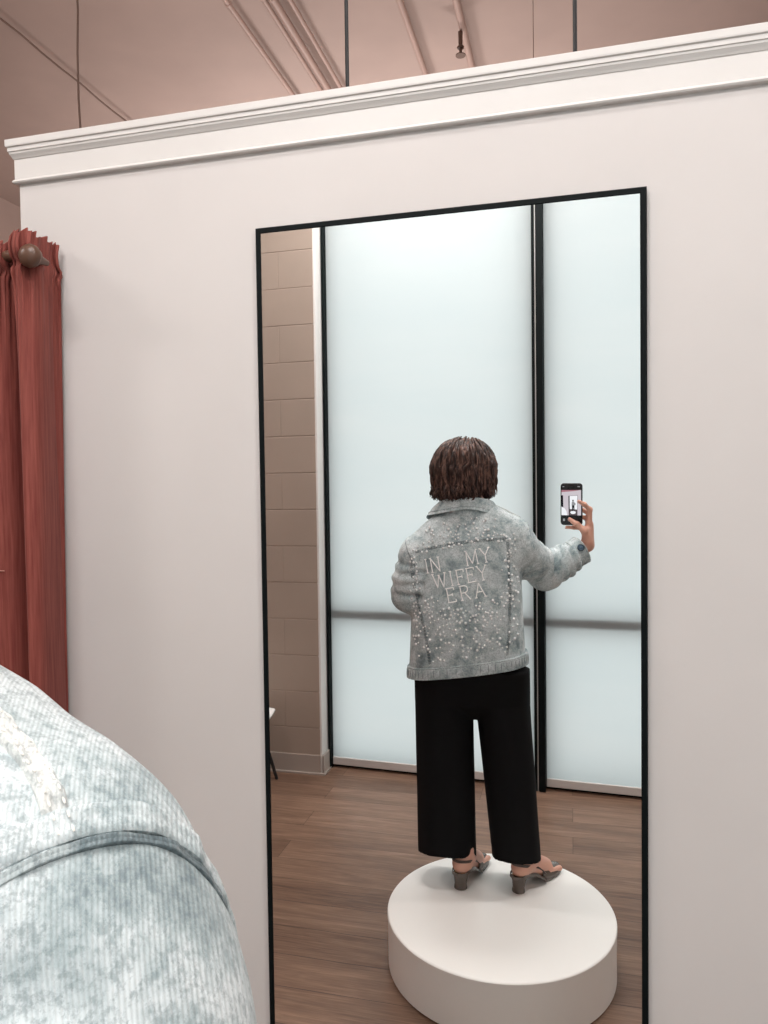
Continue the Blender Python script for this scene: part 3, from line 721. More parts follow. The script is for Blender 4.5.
# --- jacket
def psi(z): return math.radians(4) + math.radians(4) * np.clip((z - .95) / .42, 0, 1)
TZ = [.86, .905, 1.0, 1.10, 1.17, 1.26, 1.32, 1.36, 1.40, 1.43, 1.455, 1.472, 1.485, 1.495, 1.51]
TA = [.205, .212, .207, .200, .197, .198, .199, .197, .190, .175, .146, .121, .100, .080, .03]
TB = [.122, .127, .127, .126, .125, .122, .116, .110, .098, .086, .076, .066, .056, .046, .02]
TCX, TCY = -.367, .244
SHEAR = .14
def tlocal(X, Y, Z):
    zp = Z - SHEAR * (X - TCX); ps = psi(zp); c, s_ = np.cos(ps), np.sin(ps); dx, dy = X - TCX, Y - TCY
    return dx * c - dy * s_, dx * s_ + dy * c, zp
JW = wob(3, 7, 22); JW2 = wob(9, 7, 60)
def tfn(off=0., zlo=.916):
    def fn(X, Y, Z):
        lx, ly, zp = tlocal(X, Y, Z); a = np.interp(zp, TZ, TA) + off; b = np.interp(zp, TZ, TB) + off; a = np.maximum(a, .01); b = np.maximum(b, .01)
        p = 2.7; r = (np.abs(lx / a) ** p + np.abs(ly / b) ** p) ** (1 / p)
        d = (r - 1) * np.minimum(a, b) * .9
        d = d + .0035 * JW(X, Y, Z * .6) + .0012 * JW2(X, Y, Z * .5)
        # soft folds falling from the right armhole and pulled cloth at the lower back
        d = d + .004 * np.sin((lx * 1.0 + zp * .55) * 75) * np.exp(-((lx - .15) / .05) ** 2 - ((zp - 1.24) / .09) ** 2)
        d = d + .004 * np.sin((lx * 1.0 - zp * .5) * 70) * np.exp(-((lx + .16) / .05) ** 2 - ((zp - 1.20) / .10) ** 2)
        return np.maximum(d, np.maximum(zlo - zp, zp - 1.505))
    return fn
jf = Field((-.70, -.08, .84), (.11, .50, 1.53), .0034)
jf.add(tfn(), (-.60, .10, .84), (-.12, .44, 1.53), .004)
def sleeve(path, folds, k=.02, sq=None):
    for (a, ra), (b, rb) in zip(path[:-1], path[1:]): jf.cone(a, b, ra, rb, k, sq=sq)
CU_R = EL_R * .26 + WR_R * .74
RS = [(V(-.235, .245, 1.376), .057), (V(-.204, .237, 1.386), .056), (V(-.179, .225, 1.346), .0575), (V(-.143, .158, 1.300), .061), (V(-.096, .074, 1.243), .062), (EL_R * .6 + WR_R * .4, .055), (EL_R * .30 + WR_R * .70, .048)]
sleeve(RS, None, .035)
LS = [(V(-.505, .288, 1.335), .060), (V(-.532, .292, 1.318), .064), (V(-.562, .300, 1.235), .058), (V(-.576, .285, 1.175), .053), (V(-.545, .205, 1.148), .050), (V(-.508, .140, 1.128), .046)]
sleeve(LS, None, .03)
# folds: at both elbows, upper sleeves
def folds(a, b, r, lam, amp, seed, tw_=1.0, t0=0., t1=1., sharp=.5):
    a, b = V(*a), V(*b); ab = b - a; Ln = np.linalg.norm(ab); d_ = ab / Ln; u_ = unit(np.cross(d_, (.3, .2, 1))); v_ = np.cross(d_, u_); wn = wob(seed, 5, 40)
    lo, hi = np.minimum(a, b) - r * 1.6, np.maximum(a, b) + r * 1.6
    sl, X, Y, Z = jf.sub(lo, hi); px, py, pz = X - a[0], Y - a[1], Z - a[2]
    s_ = px * d_[0] + py * d_[1] + pz * d_[2]; q1 = px * u_[0] + py * u_[1] + pz * u_[2]; q2 = px * v_[0] + py * v_[1] + pz * v_[2]
    th = np.arctan2(q2, q1); rad = np.sqrt(q1 * q1 + q2 * q2)
    env = np.exp(-((s_ / Ln - .5) / .42) ** 4) * np.clip(1.6 - rad / r, 0, 1) * np.clip(rad / r * 2 - .4, 0, 1)
    wv = np.sin(2 * PI * s_ / lam + tw_ * np.sin(th + seed) * 2.2 + 2.0 * wn(X, Y, Z)); wv = np.sign(wv) * np.abs(wv) ** sharp if sharp != 1 else wv
    jf.F[sl] += (amp * wv * env * (.6 + .4 * np.cos(th * 2 + seed))).astype(np.float32)
folds(RS[1][0], RS[4][0], .075, .046, .0040, 2, 1.4, sharp=.9)
folds(EL_R + V(-.03, .05, .03), EL_R * .45 + WR_R * .55, .066, .042, .027, 5, 1.2, sharp=.8)
folds(EL_R * .7 + WR_R * .3, CU_R, .056, .036, .018, 6, .9, sharp=.8)
folds(LS[1][0], LS[3][0] + V(0, 0, -.02), .062, .044, .017, 8, 1.6, sharp=.8)
folds(LS[3][0], LS[5][0], .06, .032, .0060, 11, 1.2, sharp=.8)
# hollow openings: neck, hem, cuffs
jf.add(lambda X, Y, Z: tfn(-.010, .80)(X, Y, Z) + np.maximum(0, (Z - SHEAR * (X - TCX)) - 1.01), (-.60, .12, .84), (-.14, .43, 1.02), .004, sub=True)
jf.cone((-.365, .236, 1.56), (-.365, .236, 1.455), .085, .070, .010, sub=True)
fa = unit(WR_R - EL_R); jf.cone(RS[-1][0] - fa * .02, RS[-1][0] + fa * .10, .041, .043, .004, sub=True)
fl_ = unit(LS[5][0] - LS[4][0]); jf.cone(LS[5][0] - fl_ * .02, LS[5][0] + fl_ * .08, .040, .042, .004, sub=True)
def planecut(pt, n_, lo, hi):
    jf.add(lambda X, Y, Z: -((X - pt[0]) * n_[0] + (Y - pt[1]) * n_[1] + (Z - pt[2]) * n_[2]), lo, hi, .003, sub=True)
c_ = RS[-1][0] + fa * .012; planecut(c_, fa, c_ - .08, c_ + .08)
c_ = LS[5][0] + fl_ * .012; planecut(c_, fl_, c_ - .07, c_ + .07)
# open front: a narrow gap that widens to the hem and neck
def gap(X, Y, Z):
    lx, ly, zp = tlocal(X, Y, Z); wdt = .012 + .05 * np.clip((1.15 - zp) / .25, 0, 1) + .05 * np.clip((zp - 1.33) / .12, 0, 1)
    return np.maximum(np.abs(lx + .01) - wdt, ly + .02)
jf.add(gap, (-.50, .05, .85), (-.22, .27, 1.50), .004, sub=True)
jv, jfc = jf.mesh()
jacket = make('denim_jacket', jv, jfc, M['denim'], person, smooth=True, angle=0)
jacket['label'] = 'acid-washed denim jacket with pearl studs and white lettering on the back'
JB = bvh(jv, jfc)
def snap(p):
    l, n_, i, d_ = JB.find_nearest(Vector(tuple(p))); return np.array(l), np.array(n_)
def back(x, z):                                    # point of the jacket's back straight in from the mirror side
    l, n_, i, d_ = JB.ray_cast(Vector((x, 1.0, z)), Vector((0, -1, 0)));
    return (np.array(l), np.array(n_)) if l is not None else (None, None)
def resample(pts, step):
    pts = [np.array(p, float) for p in pts]; out = [pts[0]]; 
    for a, b in zip(pts[:-1], pts[1:]):
        m = max(1, int(np.linalg.norm(b - a) / step)); out += [a + (b - a) * (i + 1) / m for i in range(m)]
    return out
def smooth_nodes(cp, n): return list(smooth_path(np.array(cp), n))
def seam(pts, wd, ht, nm='seam', m='seam', on=None, step=.0035, pucker=.0009, seed=0, closed=False, stitch=True, parent=None, lift=0., smooth_n=12):
    """A raised, puckered felled seam laid on the cloth along pts, with its two rows of stitches."""
    pts = resample(pts, step); S = [snap(p) if on is None else on(p) for p in pts]
    S = [s_ for s_ in S if s_[0] is not None]; Pn = np.array([s_[0] for s_ in S]); Nn = np.array([s_[1] for s_ in S])
    for _ in range(smooth_n): Pn[1:-1] = (Pn[:-2] + 2 * Pn[1:-1] + Pn[2:]) / 4; Nn[1:-1] = (Nn[:-2] + 2 * Nn[1:-1] + Nn[2:]) / 4
    rg = np.random.default_rng(seed); m_ = len(Pn); rows = []; st = MB()
    prof = [(-.5, -.6), (-.5, .55), (-.40, .95), (-.2, 1.), (0, .72), (.2, 1.), (.40, .95), (.5, .55), (.5, -.6)]
    pk = np.interp(np.arange(m_), np.arange(0, m_, 2), rg.uniform(-1, 1, len(np.arange(0, m_, 2))))
    for i in range(m_):
        T = unit(Pn[min(i + 1, m_ - 1)] - Pn[max(i - 1, 0)]); Nu = unit(Nn[i]); B_ = unit(np.cross(T, Nu))
        tp_ = min(1, (i + .3) / 7, (m_ - .7 - i) / 7); rows.append([Pn[i] + B_ * (wd * a * (1 + .06 * pk[i])) + Nu * (tp_ * (lift + ht * b + (pucker * pk[i] if b > 0 else -.001)) - .0012 * (1 - tp_)) for a, b in prof])
        if stitch and i % 2 == 0 and 0 < i < m_ - 1:
            for s_ in (-.27, .27):
                c0 = Pn[i] + B_ * (wd * s_) + Nu * (lift + ht * 1.0 + pucker * pk[i] + .0002); st.tube([c0 - T * .0013, c0, c0 + T * .0013], [.0003, .0005, .0003], 5)
    ob = MB().grid(rows).build(nm, M[m], parent or jacket)
    return ob, st
def S_(r):
    o, st = r
    if st.v: st.build('seam_stitching', M['stitch'], jacket)
    return o
# back seams: dark tone holds wear and painted seam shade
S_(seam([(x, 0, 1.365 + SHEAR * (x - TCX) + .012 * math.cos((x + .37) * 9) - .004) for x in np.linspace(-.545, -.205, 30)], .010, .0020, on=lambda p: back(p[0], p[2]), seed=1, m='seamdark'))
S_(seam([(np.interp(z, [.90, 1.05, 1.2, 1.34], [-.472, -.495, -.532, -.550]), 0, z - .0) for z in np.linspace(.935, 1.330, 40)], .010, .0020, on=lambda p: back(p[0], p[2]), seed=2, m='seamdark'))
S_(seam([(np.interp(z, [.90, 1.05, 1.2, 1.40], [-.222, -.210, -.205, -.214]), 0, z) for z in np.linspace(.975, 1.385, 40)], .010, .0020, on=lambda p: back(p[0], p[2]), seed=3, m='seamdark'))
# hem band
def band(z0, z1, off, nm, m, n=260, seed=0, gapw=.04):
    rg = np.random.default_rng(seed); P = []
    pk = np.repeat(rg.uniform(-1, 1, n // 2 + 1), 2)[:n + 1]
    th = np.linspace(-PI / 2 + .22, 1.5 * PI - .22, n + 1)
    prof = [(0, -.004), (0, off), (.06, off + .0018), (.12, off + .0004), (.20, off + .0022), (.5, off + .0012), (.80, off + .0022), (.88, off + .0004), (.94, off + .0018), (1, off), (1, -.004)]
    for i, t_ in enumerate(th):
        row = []
        for u, o in prof:
            zp = z0 + (z1 - z0) * u; a = np.interp(zp, TZ, TA) + o + .0006 * pk[i] + .001 * math.sin(t_ * 9); b = np.interp(zp, TZ, TB) + o + .0006 * pk[i] + .001 * math.sin(t_ * 9)
            e = 2 / 2.7; c, s_ = math.cos(t_), math.sin(t_); lx = a * math.copysign(abs(c) ** e, c); ly = b * math.copysign(abs(s_) ** e, s_)
            ps = psi(zp); X = TCX + lx * math.cos(ps) + ly * math.sin(ps); Y = TCY - lx * math.sin(ps) + ly * math.cos(ps)
            row.append((X, Y, zp + SHEAR * (X - TCX)))
        P.append(row)
    ob = MB().grid(P).build(nm, M[m], jacket); return ob, P
hb, HP = band(.908, .950, .004, 'hem_band', 'denim', seed=4)
st = MB()
for i in range(4, len(HP) - 4, 2):
    for j in (2, 7):
        a, b = V(*HP[i][j]), V(*HP[i + 1][j]); st.tube([a + (b - a) * .1, b], [.0006, .0006], 5)
for i in range(3, len(HP) - 3, 5):                                       # bartacks across the band
    a, b = V(*HP[i][4]), V(*HP[i][6]); st.tube([a, a * .5 + b * .5, b], [.0007, .0012, .0007], 5)
st.build('hem_stitching', M['stitchd'], jacket)
# armholes: loops in the plane across each shoulder
def loop(c, n_, e1, nm, seed, t0=0, t1=2 * PI, wd=.012, ht=.002, m='seam', n=90, lift=0.):
    n_ = unit(n_); e1 = unit(np.array(e1) - n_ * np.dot(e1, n_)); e2 = np.cross(n_, e1); pts = []
    for i in range(n + 1):
        a = t0 + (t1 - t0) * i / n; d_ = e1 * math.cos(a) + e2 * math.sin(a)
        l, nn, ii, dd = JB.ray_cast(Vector(tuple(c + d_ * .16)), Vector(tuple(-d_)))
        if l is not None and dd < .15: pts.append(np.array(l))
    return seam(pts, wd, ht, nm, m, seed=seed, step=.004, lift=lift)
ARM_R = (V(-.177, .213, 1.354), V(.80, -.42, -.06))
loop(ARM_R[0], ARM_R[1], (0, 0, 1), 'armhole_seam', 5, -1.45, 2.1, wd=.012, ht=.0022, m='denim')
S_(loop(V(-.530, .292, 1.315), V(-.80, -.05, -.42), (0, 0, 1), 'armhole_seam', 6, -2.1, 2.1, wd=.011, ht=.002, m='denim'))
o_, _s = loop(ARM_R[0] + unit(ARM_R[1]) * .0066, ARM_R[1], (0, 0, 1), 'seam_shade_strip', 5, -1.2, 2.1, wd=.0038, ht=.0010, m='seamdark', lift=.0007)  # dark strip paints the shade under the armhole seam
o_, _s = loop(V(-.530, .292, 1.315) + unit(V(-.80, -.05, -.42)) * .0075, V(-.80, -.05, -.42), (0, 0, 1), 'seam_shade_strip', 6, -2.1, 2.1, wd=.005, ht=.0010, m='seamdark', lift=.0007)  # painted shade strip at the left armhole
def above(p):
    d_ = unit((.15, -.30, 1)); l, n_, i, dd = JB.ray_cast(Vector(tuple(p + d_ * .08)), Vector(tuple(-d_))); return (np.array(l), np.array(n_)) if l is not None else (None, None)
# shoulder seam, neck to armhole
S_(seam([(-.300, .248, 1.49), (-.262, .245, 1.475), (-.227, .240, 1.463), (-.200, .233, 1.455), (-.176, .219, 1.445), (-.167, .211, 1.440)], .0095, .0034, 'shoulder_seam', 'seam', seed=7, pucker=.0008, step=.0024, on=above, smooth_n=60))
S_(seam([(-.42, .256, 1.49), (-.46, .276, 1.455), (-.49, .286, 1.42), (-.53, .298, 1.385)], .012, .002, 'shoulder_seam', 'denim', seed=8))
# front placket edges
for s_ in (-1, 1):
    pts = []
    for zp in np.linspace(.935, 1.44, 30):
        lx = -.01 + s_ * (.012 + .05 * np.clip((1.15 - zp) / .25, 0, 1) + .05 * np.clip((zp - 1.33) / .12, 0, 1) + .013)
        b = np.interp(zp, TZ, TB); ps = psi(zp); ly = -b; X = TCX + lx * math.cos(ps) + ly * math.sin(ps); Y = TCY - lx * math.sin(ps) + ly * math.cos(ps); pts.append((X, Y, zp + SHEAR * (X - TCX)))
    pl = S_(seam(pts, .026, .0022, 'front_placket', 'denim', seed=20 + s_))
    for q_ in (.12, .32, .52, .72, .92):
        p_, n_ = snap(pts[int(q_ * 29)]); fr_ = Matrix(np.stack([unit(np.cross(n_, (0, 0, 1))), unit(np.cross(n_, np.cross(n_, (0, 0, 1)))), n_], 1).tolist())
        MB().lathe([(.0085, 0), (.0085, .003), (.0065, .0042), (.0060, .0034), (.0015, .0034)], tuple(p_ + n_ * .002), 20, frame=np.array(fr_)).build('button', M['button'], jacket)
# collar: a folded leaf round the neck opening
P = []; n = 120
for i in range(n + 1):
    t_ = (i / n - .5) * 2 * math.radians(142); s_, c_ = math.sin(t_), math.cos(t_); fr_ = max(0, (abs(t_) - 1.5) / .98)   # 0 at the back, +-142 deg towards the front
    cx_, cy_ = -.368, .230
    ps = math.radians(12)
    dx, dy = s_ * math.cos(ps) + c_ * math.sin(ps), -s_ * math.sin(ps) + c_ * math.cos(ps)
    def at(r, z): return (cx_ + dx * r * 1.12, cy_ + dy * r * .95, z - .03 * (dx * r))
    zt_ = 1.530 - .024 * (1 - c_) / 1.0 - .030 * fr_
    ext = .104 + .022 * abs(s_) ** 1.3 + .016 * fr_
    ext -= .014 * max(0, dx); zo = 1.488 - .026 * abs(s_) ** 1.6 - .045 * fr_
    row = [at(.084, 1.462 - .02 * fr_), at(.081, 1.49 - .02 * fr_), at(.082, zt_ - .006), at(.086, zt_), at(.091, zt_ - .001), at(.093 + .25 * (ext - .093), zt_ * .72 + zo * .28 + .002), at(.093 + .6 * (ext - .093), zt_ * .40 + zo * .60 + .003), at(ext - .002, zo + .003), at(ext, zo), at(ext - .004, zo - .001), at(.093 + .5 * (ext - .093), zt_ * .42 + zo * .58 - .003), at(.090, zt_ - .008), at(.088, 1.49 - .02 * fr_), at(.089, 1.462 - .02 * fr_)]
    P.append(row)
collar = MB().grid(P).build('collar', M['denim'], jacket)
st = MB()
for j in (7,):
    for i in range(2, n - 2):
        a, b = V(*P[i][6]) * .35 + V(*P[i][7]) * .65, V(*P[i + 1][6]) * .35 + V(*P[i + 1][7]) * .65; st.tube([a + (b - a) * .15 + V(0, 0, .0012), a + (b - a) * .85 + V(0, 0, .0012)], .0008, 5)
st.build('collar_stitching', M['stitchd'], jacket)
# cuffs
def cuff(c, d_, r0, r1, ln, nm, up, label=None):
    d_ = unit(d_); u_ = unit(np.cross(d_, up)); v_ = np.cross(d_, u_); P = []; n = 64
    prof = [(.0, -.006), (.0, .0045), (.06, .0060), (.14, .0045), (.5, .0055), (.86, .0045), (.94, .0060), (1., .0045), (1.02, 0), (.98, -.0035), (.1, -.0045)]
    for i in range(n):
        a = 2 * PI * i / n; e = u_ * math.cos(a) + v_ * math.sin(a)
        P.append([c + d_ * (ln * (t_ - .5)) * (1 + .06 * math.sin(a * 2)) + e * ((r0 + (r1 - r0) * t_) + o + .0015 * math.sin(3 * a + t_ * 2)) for t_, o in prof])
    ob = MB().grid(P, closed_u=True, closed_v=False).build(nm, M['denim'], jacket)
 
    for t_ in (2, 6):
        st = MB()
        for i in range(0, n): 
            a, b = P[i][t_], P[(i + 1) % n][t_]; st.tube([a + (b - a) * .15, a + (b - a) * .85], .0006, 5)
        st.build('cuff_stitching', M['stitch'], jacket)
    return ob, P
cR, CP = cuff(RS[-1][0] + fa * .010, fa, .049, .050, .040, 'cuff', V(0, 0, 1))
bp = RS[-1][0] + fa * .012; ndir = unit(RN * .9 + V(.25, 0, .25)); ndir = unit(ndir - fa * np.dot(ndir, fa)); e1 = unit(np.cross(ndir, fa)); fr_ = np.stack([e1, fa, ndir], 1)
MB().lathe([(.0130, 0), (.0135, .002), (.0125, .0036), (.0098, .0040), (.0088, .0030), (.0070, .0030), (.0058, .0040), (.001, .0042)], tuple(bp + ndir * .0555), 24, frame=fr_).build('cuff_button', M['button'], jacket)
cL, _ = cuff(LS[5][0] + fl_ * .008, fl_, .047, .048, .036, 'cuff', V(0, 0, 1))

# --- white lettering on the back: thin serif strokes
TXA = math.radians(10.5); tr = V(math.cos(TXA), 0, math.sin(TXA)); td = V(math.sin(TXA), 0, -math.cos(TXA))
GL = {'I': (.16, [[(.5, 0), (.5, 1)], [(0, 0), (1, 0)], [(0, 1), (1, 1)]]),
      'N': (.62, [[(.1, 1), (.1, 0), (.9, 1), (.9, 0)], [(-.04, 0), (.16, 0)], [(0, 1), (.22, 1)], [(.78, 0), (1.02, 0)]]),
      'M': (.78, [[(.08, 1), (.12, 0), (.5, .92), (.88, 0), (.92, 1)], [(0, 1), (.18, 1)], [(.82, 1), (1.02, 1)], [(0, 0), (.14, 0)], [(.86, 0), (1.0, 0)]]),
      'Y': (.62, [[(.05, 0), (.5, .5), (.5, 1)], [(.95, 0), (.5, .5)], [(-.05, 0), (.18, 0)], [(.82, 0), (1.05, 0)], [(.36, 1), (.64, 1)]]),
      'W': (.86, [[(.04, 0), (.27, 1), (.5, .12), (.73, 1), (.96, 0)], [(-.05, 0), (.14, 0)], [(.86, 0), (1.05, 0)], [(.42, .12), (.58, .12)]]),
      'F': (.52, [[(.12, 0), (.12, 1)], [(0, 0), (.95, 0), (.95, .18)], [(.12, .48), (.70, .48)], [(.70, .38), (.70, .58)], [(-.02, 1), (.30, 1)]]),
      'E': (.54, [[(.12, 0), (.12, 1)], [(0, 0), (.92, 0), (.92, .16)], [(.12, .48), (.68, .48)], [(.68, .38), (.68, .58)], [(0, 1), (.98, 1), (.98, .82)]]),
      'R': (.60, [[(.12, 0), (.12, 1)], [(0, 0), (.60, 0), (.82, .10), (.86, .25), (.80, .40), (.58, .50), (.12, .50)], [(.50, .50), (.95, 1), (1.04, 1)], [(-.02, 1), (.28, 1)]]),
      'A': (.66, [[(.05, 1), (.5, 0), (.95, 1)], [(.24, .62), (.76, .62)], [(-.08, 1), (.18, 1)], [(.82, 1), (1.08, 1)]])}
HT = .049
TXO = V(-.356, 0, 1.262)                              # middle of the lettering
LET = [('I', -.130, -.052), ('N', -.111, -.052), ('M', .012, -.054), ('Y', .063, -.054),
       ('W', -.112, .004), ('I', -.052, .004), ('F', -.030, .004), ('E', .005, .004), ('Y', .042, .004),
       ('E', -.074, .060), ('R', -.028, .060), ('A', .022, .060)]
for ch, lx, ly in LET:
    wd, strokes = GL[ch]; mb = MB(); wd *= HT * 1.12
    for stt in strokes:
        pts = resample([TXO + tr * (lx + x * wd) + td * (ly + y * HT - HT / 2) for x, y in stt], .004); pp = []
        for p in pts:
            l, n_ = back(p[0], p[2])
            if l is not None: pp.append(l + n_ * .0012)
        if len(pp) > 1: mb.tube(pp, .0021, 6)
    mb.build('embroidered_letter', M['thread'], jacket)
# --- pearls over the back
pearl_me = None; spots = []; tries = 0
def dens(x, z):
    zp = z - SHEAR * (x - TCX); lx = x + .362
    if zp > 1.38 and abs(lx) > .150: return 0
    if abs(lx) > .185 or zp < .965 or zp > 1.455 or (x > -.245 and z > 1.40): return 0
    tx = V(x, 0, z) - TXO; a, b = tx @ tr, tx @ td
    if -.150 < a < .125 and -.100 < b < .100: 
        if not (abs(a) < .018 and b < -.062) and not (b > .05 and abs(a) > .105): return 0
    v = 0.
    if zp > 1.355: v = max(v, .95 * math.exp(-((zp - 1.385) / .030) ** 2) + .22 * (zp < 1.45))
    v = max(v, math.exp(-((abs(lx) - .165 + .0) / .018) ** 2) * (.95 if zp > 1.05 else .25))
    yv = 1.045 + .55 * max(0, abs(lx) - .02)           # the V under the words
    v = max(v, math.exp(-((zp - yv - .055) / .040) ** 2) * 1.0)
    v = max(v, .30 * (zp > .99) * (zp < 1.10)); v = max(v, .10 * (zp < .99))
    return v
while len(spots) < 330 and tries < 40000:
    tries += 1; x = RNG.uniform(-.56, -.16); z = RNG.uniform(.90, 1.50)
    if RNG.uniform() > dens(x, z): continue
    if any((x - a) ** 2 + (z - b) ** 2 < .0088 ** 2 for a, b, r in spots): continue
    spots.append((x, z, RNG.choice([.0033, .0041, .0050], p=[.35, .4, .25])))
spots.sort(key=lambda s_: -s_[2]); rest = MB()
for k, (x, z, r) in enumerate(spots):
    l, n_ = back(x, z)
    if l is None: continue
    if k < 100:
        if pearl_me is None:
            ob = MB().sphere((0, 0, 0), 1., 16, 10); ob = make('pearl_stud', np.array(ob.v), ob.f, M['pearl'], None, (0, 0, 0), True, 0); pearl_me = ob.data; ob.parent = jacket; COL.objects.unlink(ob) if False else None
            o = ob
        else: o = ob.copy(); COL.objects.link(o); o.parent = jacket
        o.location = Vector(tuple(l + n_ * (r * .6) - V(*PO))); o.scale = (r, r, r)
    else: rest.sphere(tuple(l + n_ * (r * .6)), r, 10, 6)
rs = rest.build('pearl_studs', M['pearl'], jacket, angle=0); rs['kind'] = 'stuff'; rs.name = 'scattered_pearl_stud'

# --- shoes: slingbacks with a block heel
for (hp, kn, an, tdir), nm in zip(LEG, ('left', 'right')):
    P_ = foot_frame(an, tdir)
    out = []
    # sole: heel at f=-.06, ball at .11, toe at .185
    fs = np.linspace(-.062, .186, 34); rows = []
    def zsole(f): return .050 if f < -.01 else (.050 - .046 * (lambda t_: t_ * t_ * (3 - 2 * t_))(min(1, (f + .01) / .105)))
    def wsole(f):
        t_ = (f + .062) / .248; return float(np.interp(t_, [0, .03, .12, .35, .62, .80, .93, .985, 1], [.004, .018, .027, .024, .036, .037, .030, .016, .004]))
    for f in fs: 
        z, w_ = zsole(f), wsole(f)
        rows.append([P_(f, s_ * w_, z + dz) for s_, dz in ((-1, 0), (-1.02, .004), (-.98, .007), (0, .006), (.98, .007), (1.02, .004), (1, 0), (0, -.001))])
    sh = MB().grid(rows, closed_v=True).add([], []).build('slingback_shoe', M['shoe'], person)
    MB().grid([[P_(f, s_ * wsole(f) * .90, zsole(f) + .0085) for s_ in (-1, -.5, 0, .5, 1)] for f in fs[1:-1]]).build('insole', M['insole'], sh)
    hl = []
    for z, f0, f1, w_ in ((.052, -.062, -.006, .027), (.035, -.059, -.014, .024), (.015, -.058, -.020, .021), (.004, -.060, -.018, .023), (.0005, -.060, -.018, .023)):
        hl.append([P_(f0 + (f1 - f0) * (.5 + .5 * -math.cos(a)) , w_ * math.sin(a) if True else 0, z) for a in np.linspace(0, 2 * PI, 25)[:-1]])
    mb = MB().grid(hl, closed_v=True); n0 = len(mb.v) - 24; mb.f.append(tuple(range(n0, n0 + 24))); mb.mi.append(0); mb.build('block_heel', M['shoe'], sh)
    # toe vamp, side quarter, back sling and ankle strap
    P = []
    for t_ in np.linspace(0, 1, 16):
        f = .060 + .122 * t_; w_ = wsole(f); ztop = zsole(f) + (.052 - .030 * t_ ** 1.3) * (1 - .25 * t_); 
        P.append([P_(f + .006 * (1 - abs(math.cos(a))) * (1 - t_), w_ * 1.03 * math.cos(a), zsole(f) + .004 + (ztop - zsole(f)) * max(0, math.sin(a)) ** .8) for a in np.linspace(0, PI, 20)])
    ob = MB().grid(P).build('toe_vamp', M['shoe'], sh, angle=0); ob.modifiers.new('t', 'SOLIDIFY').thickness = .002
    def strap(pts, w_, nm_, m_):
        pts = smooth_nodes(pts, 40); rows = []
        ctr = P_(-.005, 0, .10)
        for i, p in enumerate(pts):
            T = unit(pts[min(i + 1, 40)] - pts[max(i - 1, 0)]); o_ = p - ctr; o_[2] = 0; o_ = unit(o_ + 1e-6); B_ = unit(np.cross(T, o_))
            rows.append([p - B_ * w_, p - B_ * w_ + o_ * .0022, p + B_ * w_ + o_ * .0022, p + B_ * w_])
        MB().grid(rows, closed_v=True).build(nm_, M[m_], sh)
    strap([P_(.075, -.032, .032), P_(.030, -.031, .070), P_(-.020, -.034, .092), P_(-.048, -.025, .100), P_(-.062, 0, .102), P_(-.048, .025, .100), P_(-.020, .034, .092), P_(.030, .031, .070), P_(.075, .032, .032)], .0045, 'sling_strap', 'strap')
    strap([P_(-.064, 0, .054), P_(-.052, -.024, .056), P_(-.020, -.030, .058), P_(.02, -.030, .046), P_(.07, -.036, .012)], .0060, 'side_band', 'shoe')
    strap([P_(-.064, 0, .054), P_(-.052, .024, .056), P_(-.020, .030, .058), P_(.02, .030, .046), P_(.07, .036, .012)], .0060, 'side_band', 'shoe')
    q_ = []
    for t_ in np.linspace(0, 1, 12):
        f = .10 - .085 * t_; q_.append([P_(f, wsole(f) * 1.05 + .001, zsole(f) + .004), P_(f - .004, .034 - .003 * t_, zsole(f) + .03 + .035 * t_ * (1 - .2 * t_)), P_(f - .01, .0335 - .002 * t_, zsole(f) + .045 + .04 * t_)])
    ob = MB().grid(q_).build('side_quarter', M['shoe'], sh, angle=0); ob.modifiers.new('t', 'SOLIDIFY').thickness = .002

# --- hair: a chin-length bob built of locks over a shaped base
hh = Field((-.56, .02, 1.46), (-.18, .42, 1.78), .0035)
hh.ell(hd(0, -.022, .028), (.098, .108, .090), HR, .01)
hh.cone(hd(-.052, -.030, -.02), hd(-.062, -.030, -.078), .050, .034, .03); hh.cone(hd(.056, -.030, -.02), hd(.066, -.016, -.104), .048, .028, .03)
hh.cone(hd(0, -.075, -.01), hd(0, -.078, -.080), .055, .038, .04); hh.cone(hd(-.035, -.066, -.02), hd(-.045, -.070, -.080), .05, .034, .03); hh.cone(hd(.035, -.066, -.02), hd(.042, -.066, -.086), .05, .034, .03)
for sx in (-1, 1): hh.cone(hd(sx * .078, .030, .02), hd(sx * .078, .034, -.080), .024, .018, .02)
hh.cone(hd(.052, -.045, -.06), hd(.056, -.040, -.118), .036, .026, .02)
hh.ell(hd(0, .105, -.030), (.066, .062, .092), HR, .012, sub=True)
hh.cone(hd(0, 0, -.06), hd(0, .05, -.12), .050, .055, .01, sub=True)
gn = wob(21, 8, 90)
sl, X, Y, Z = hh.sub(hh.lo, hh.lo + hh.h * hh.n)
hh.F += (.0030 * np.sin(np.arctan2(Y - HC[1], X - HC[0]) * 26 + 3 * gn(X, Y, Z * .3)) * np.clip((1.72 - Z) / .06, 0, 1)).astype(np.float32)
hv, hfc = hh.mesh(); hair = make('hair', hv, hfc, M['hair'], person, smooth=True, angle=0)
HB = bvh(hv, hfc); locks = MB(); top = hd(-.012, -.010, .112)
rg = np.random.default_rng(12)
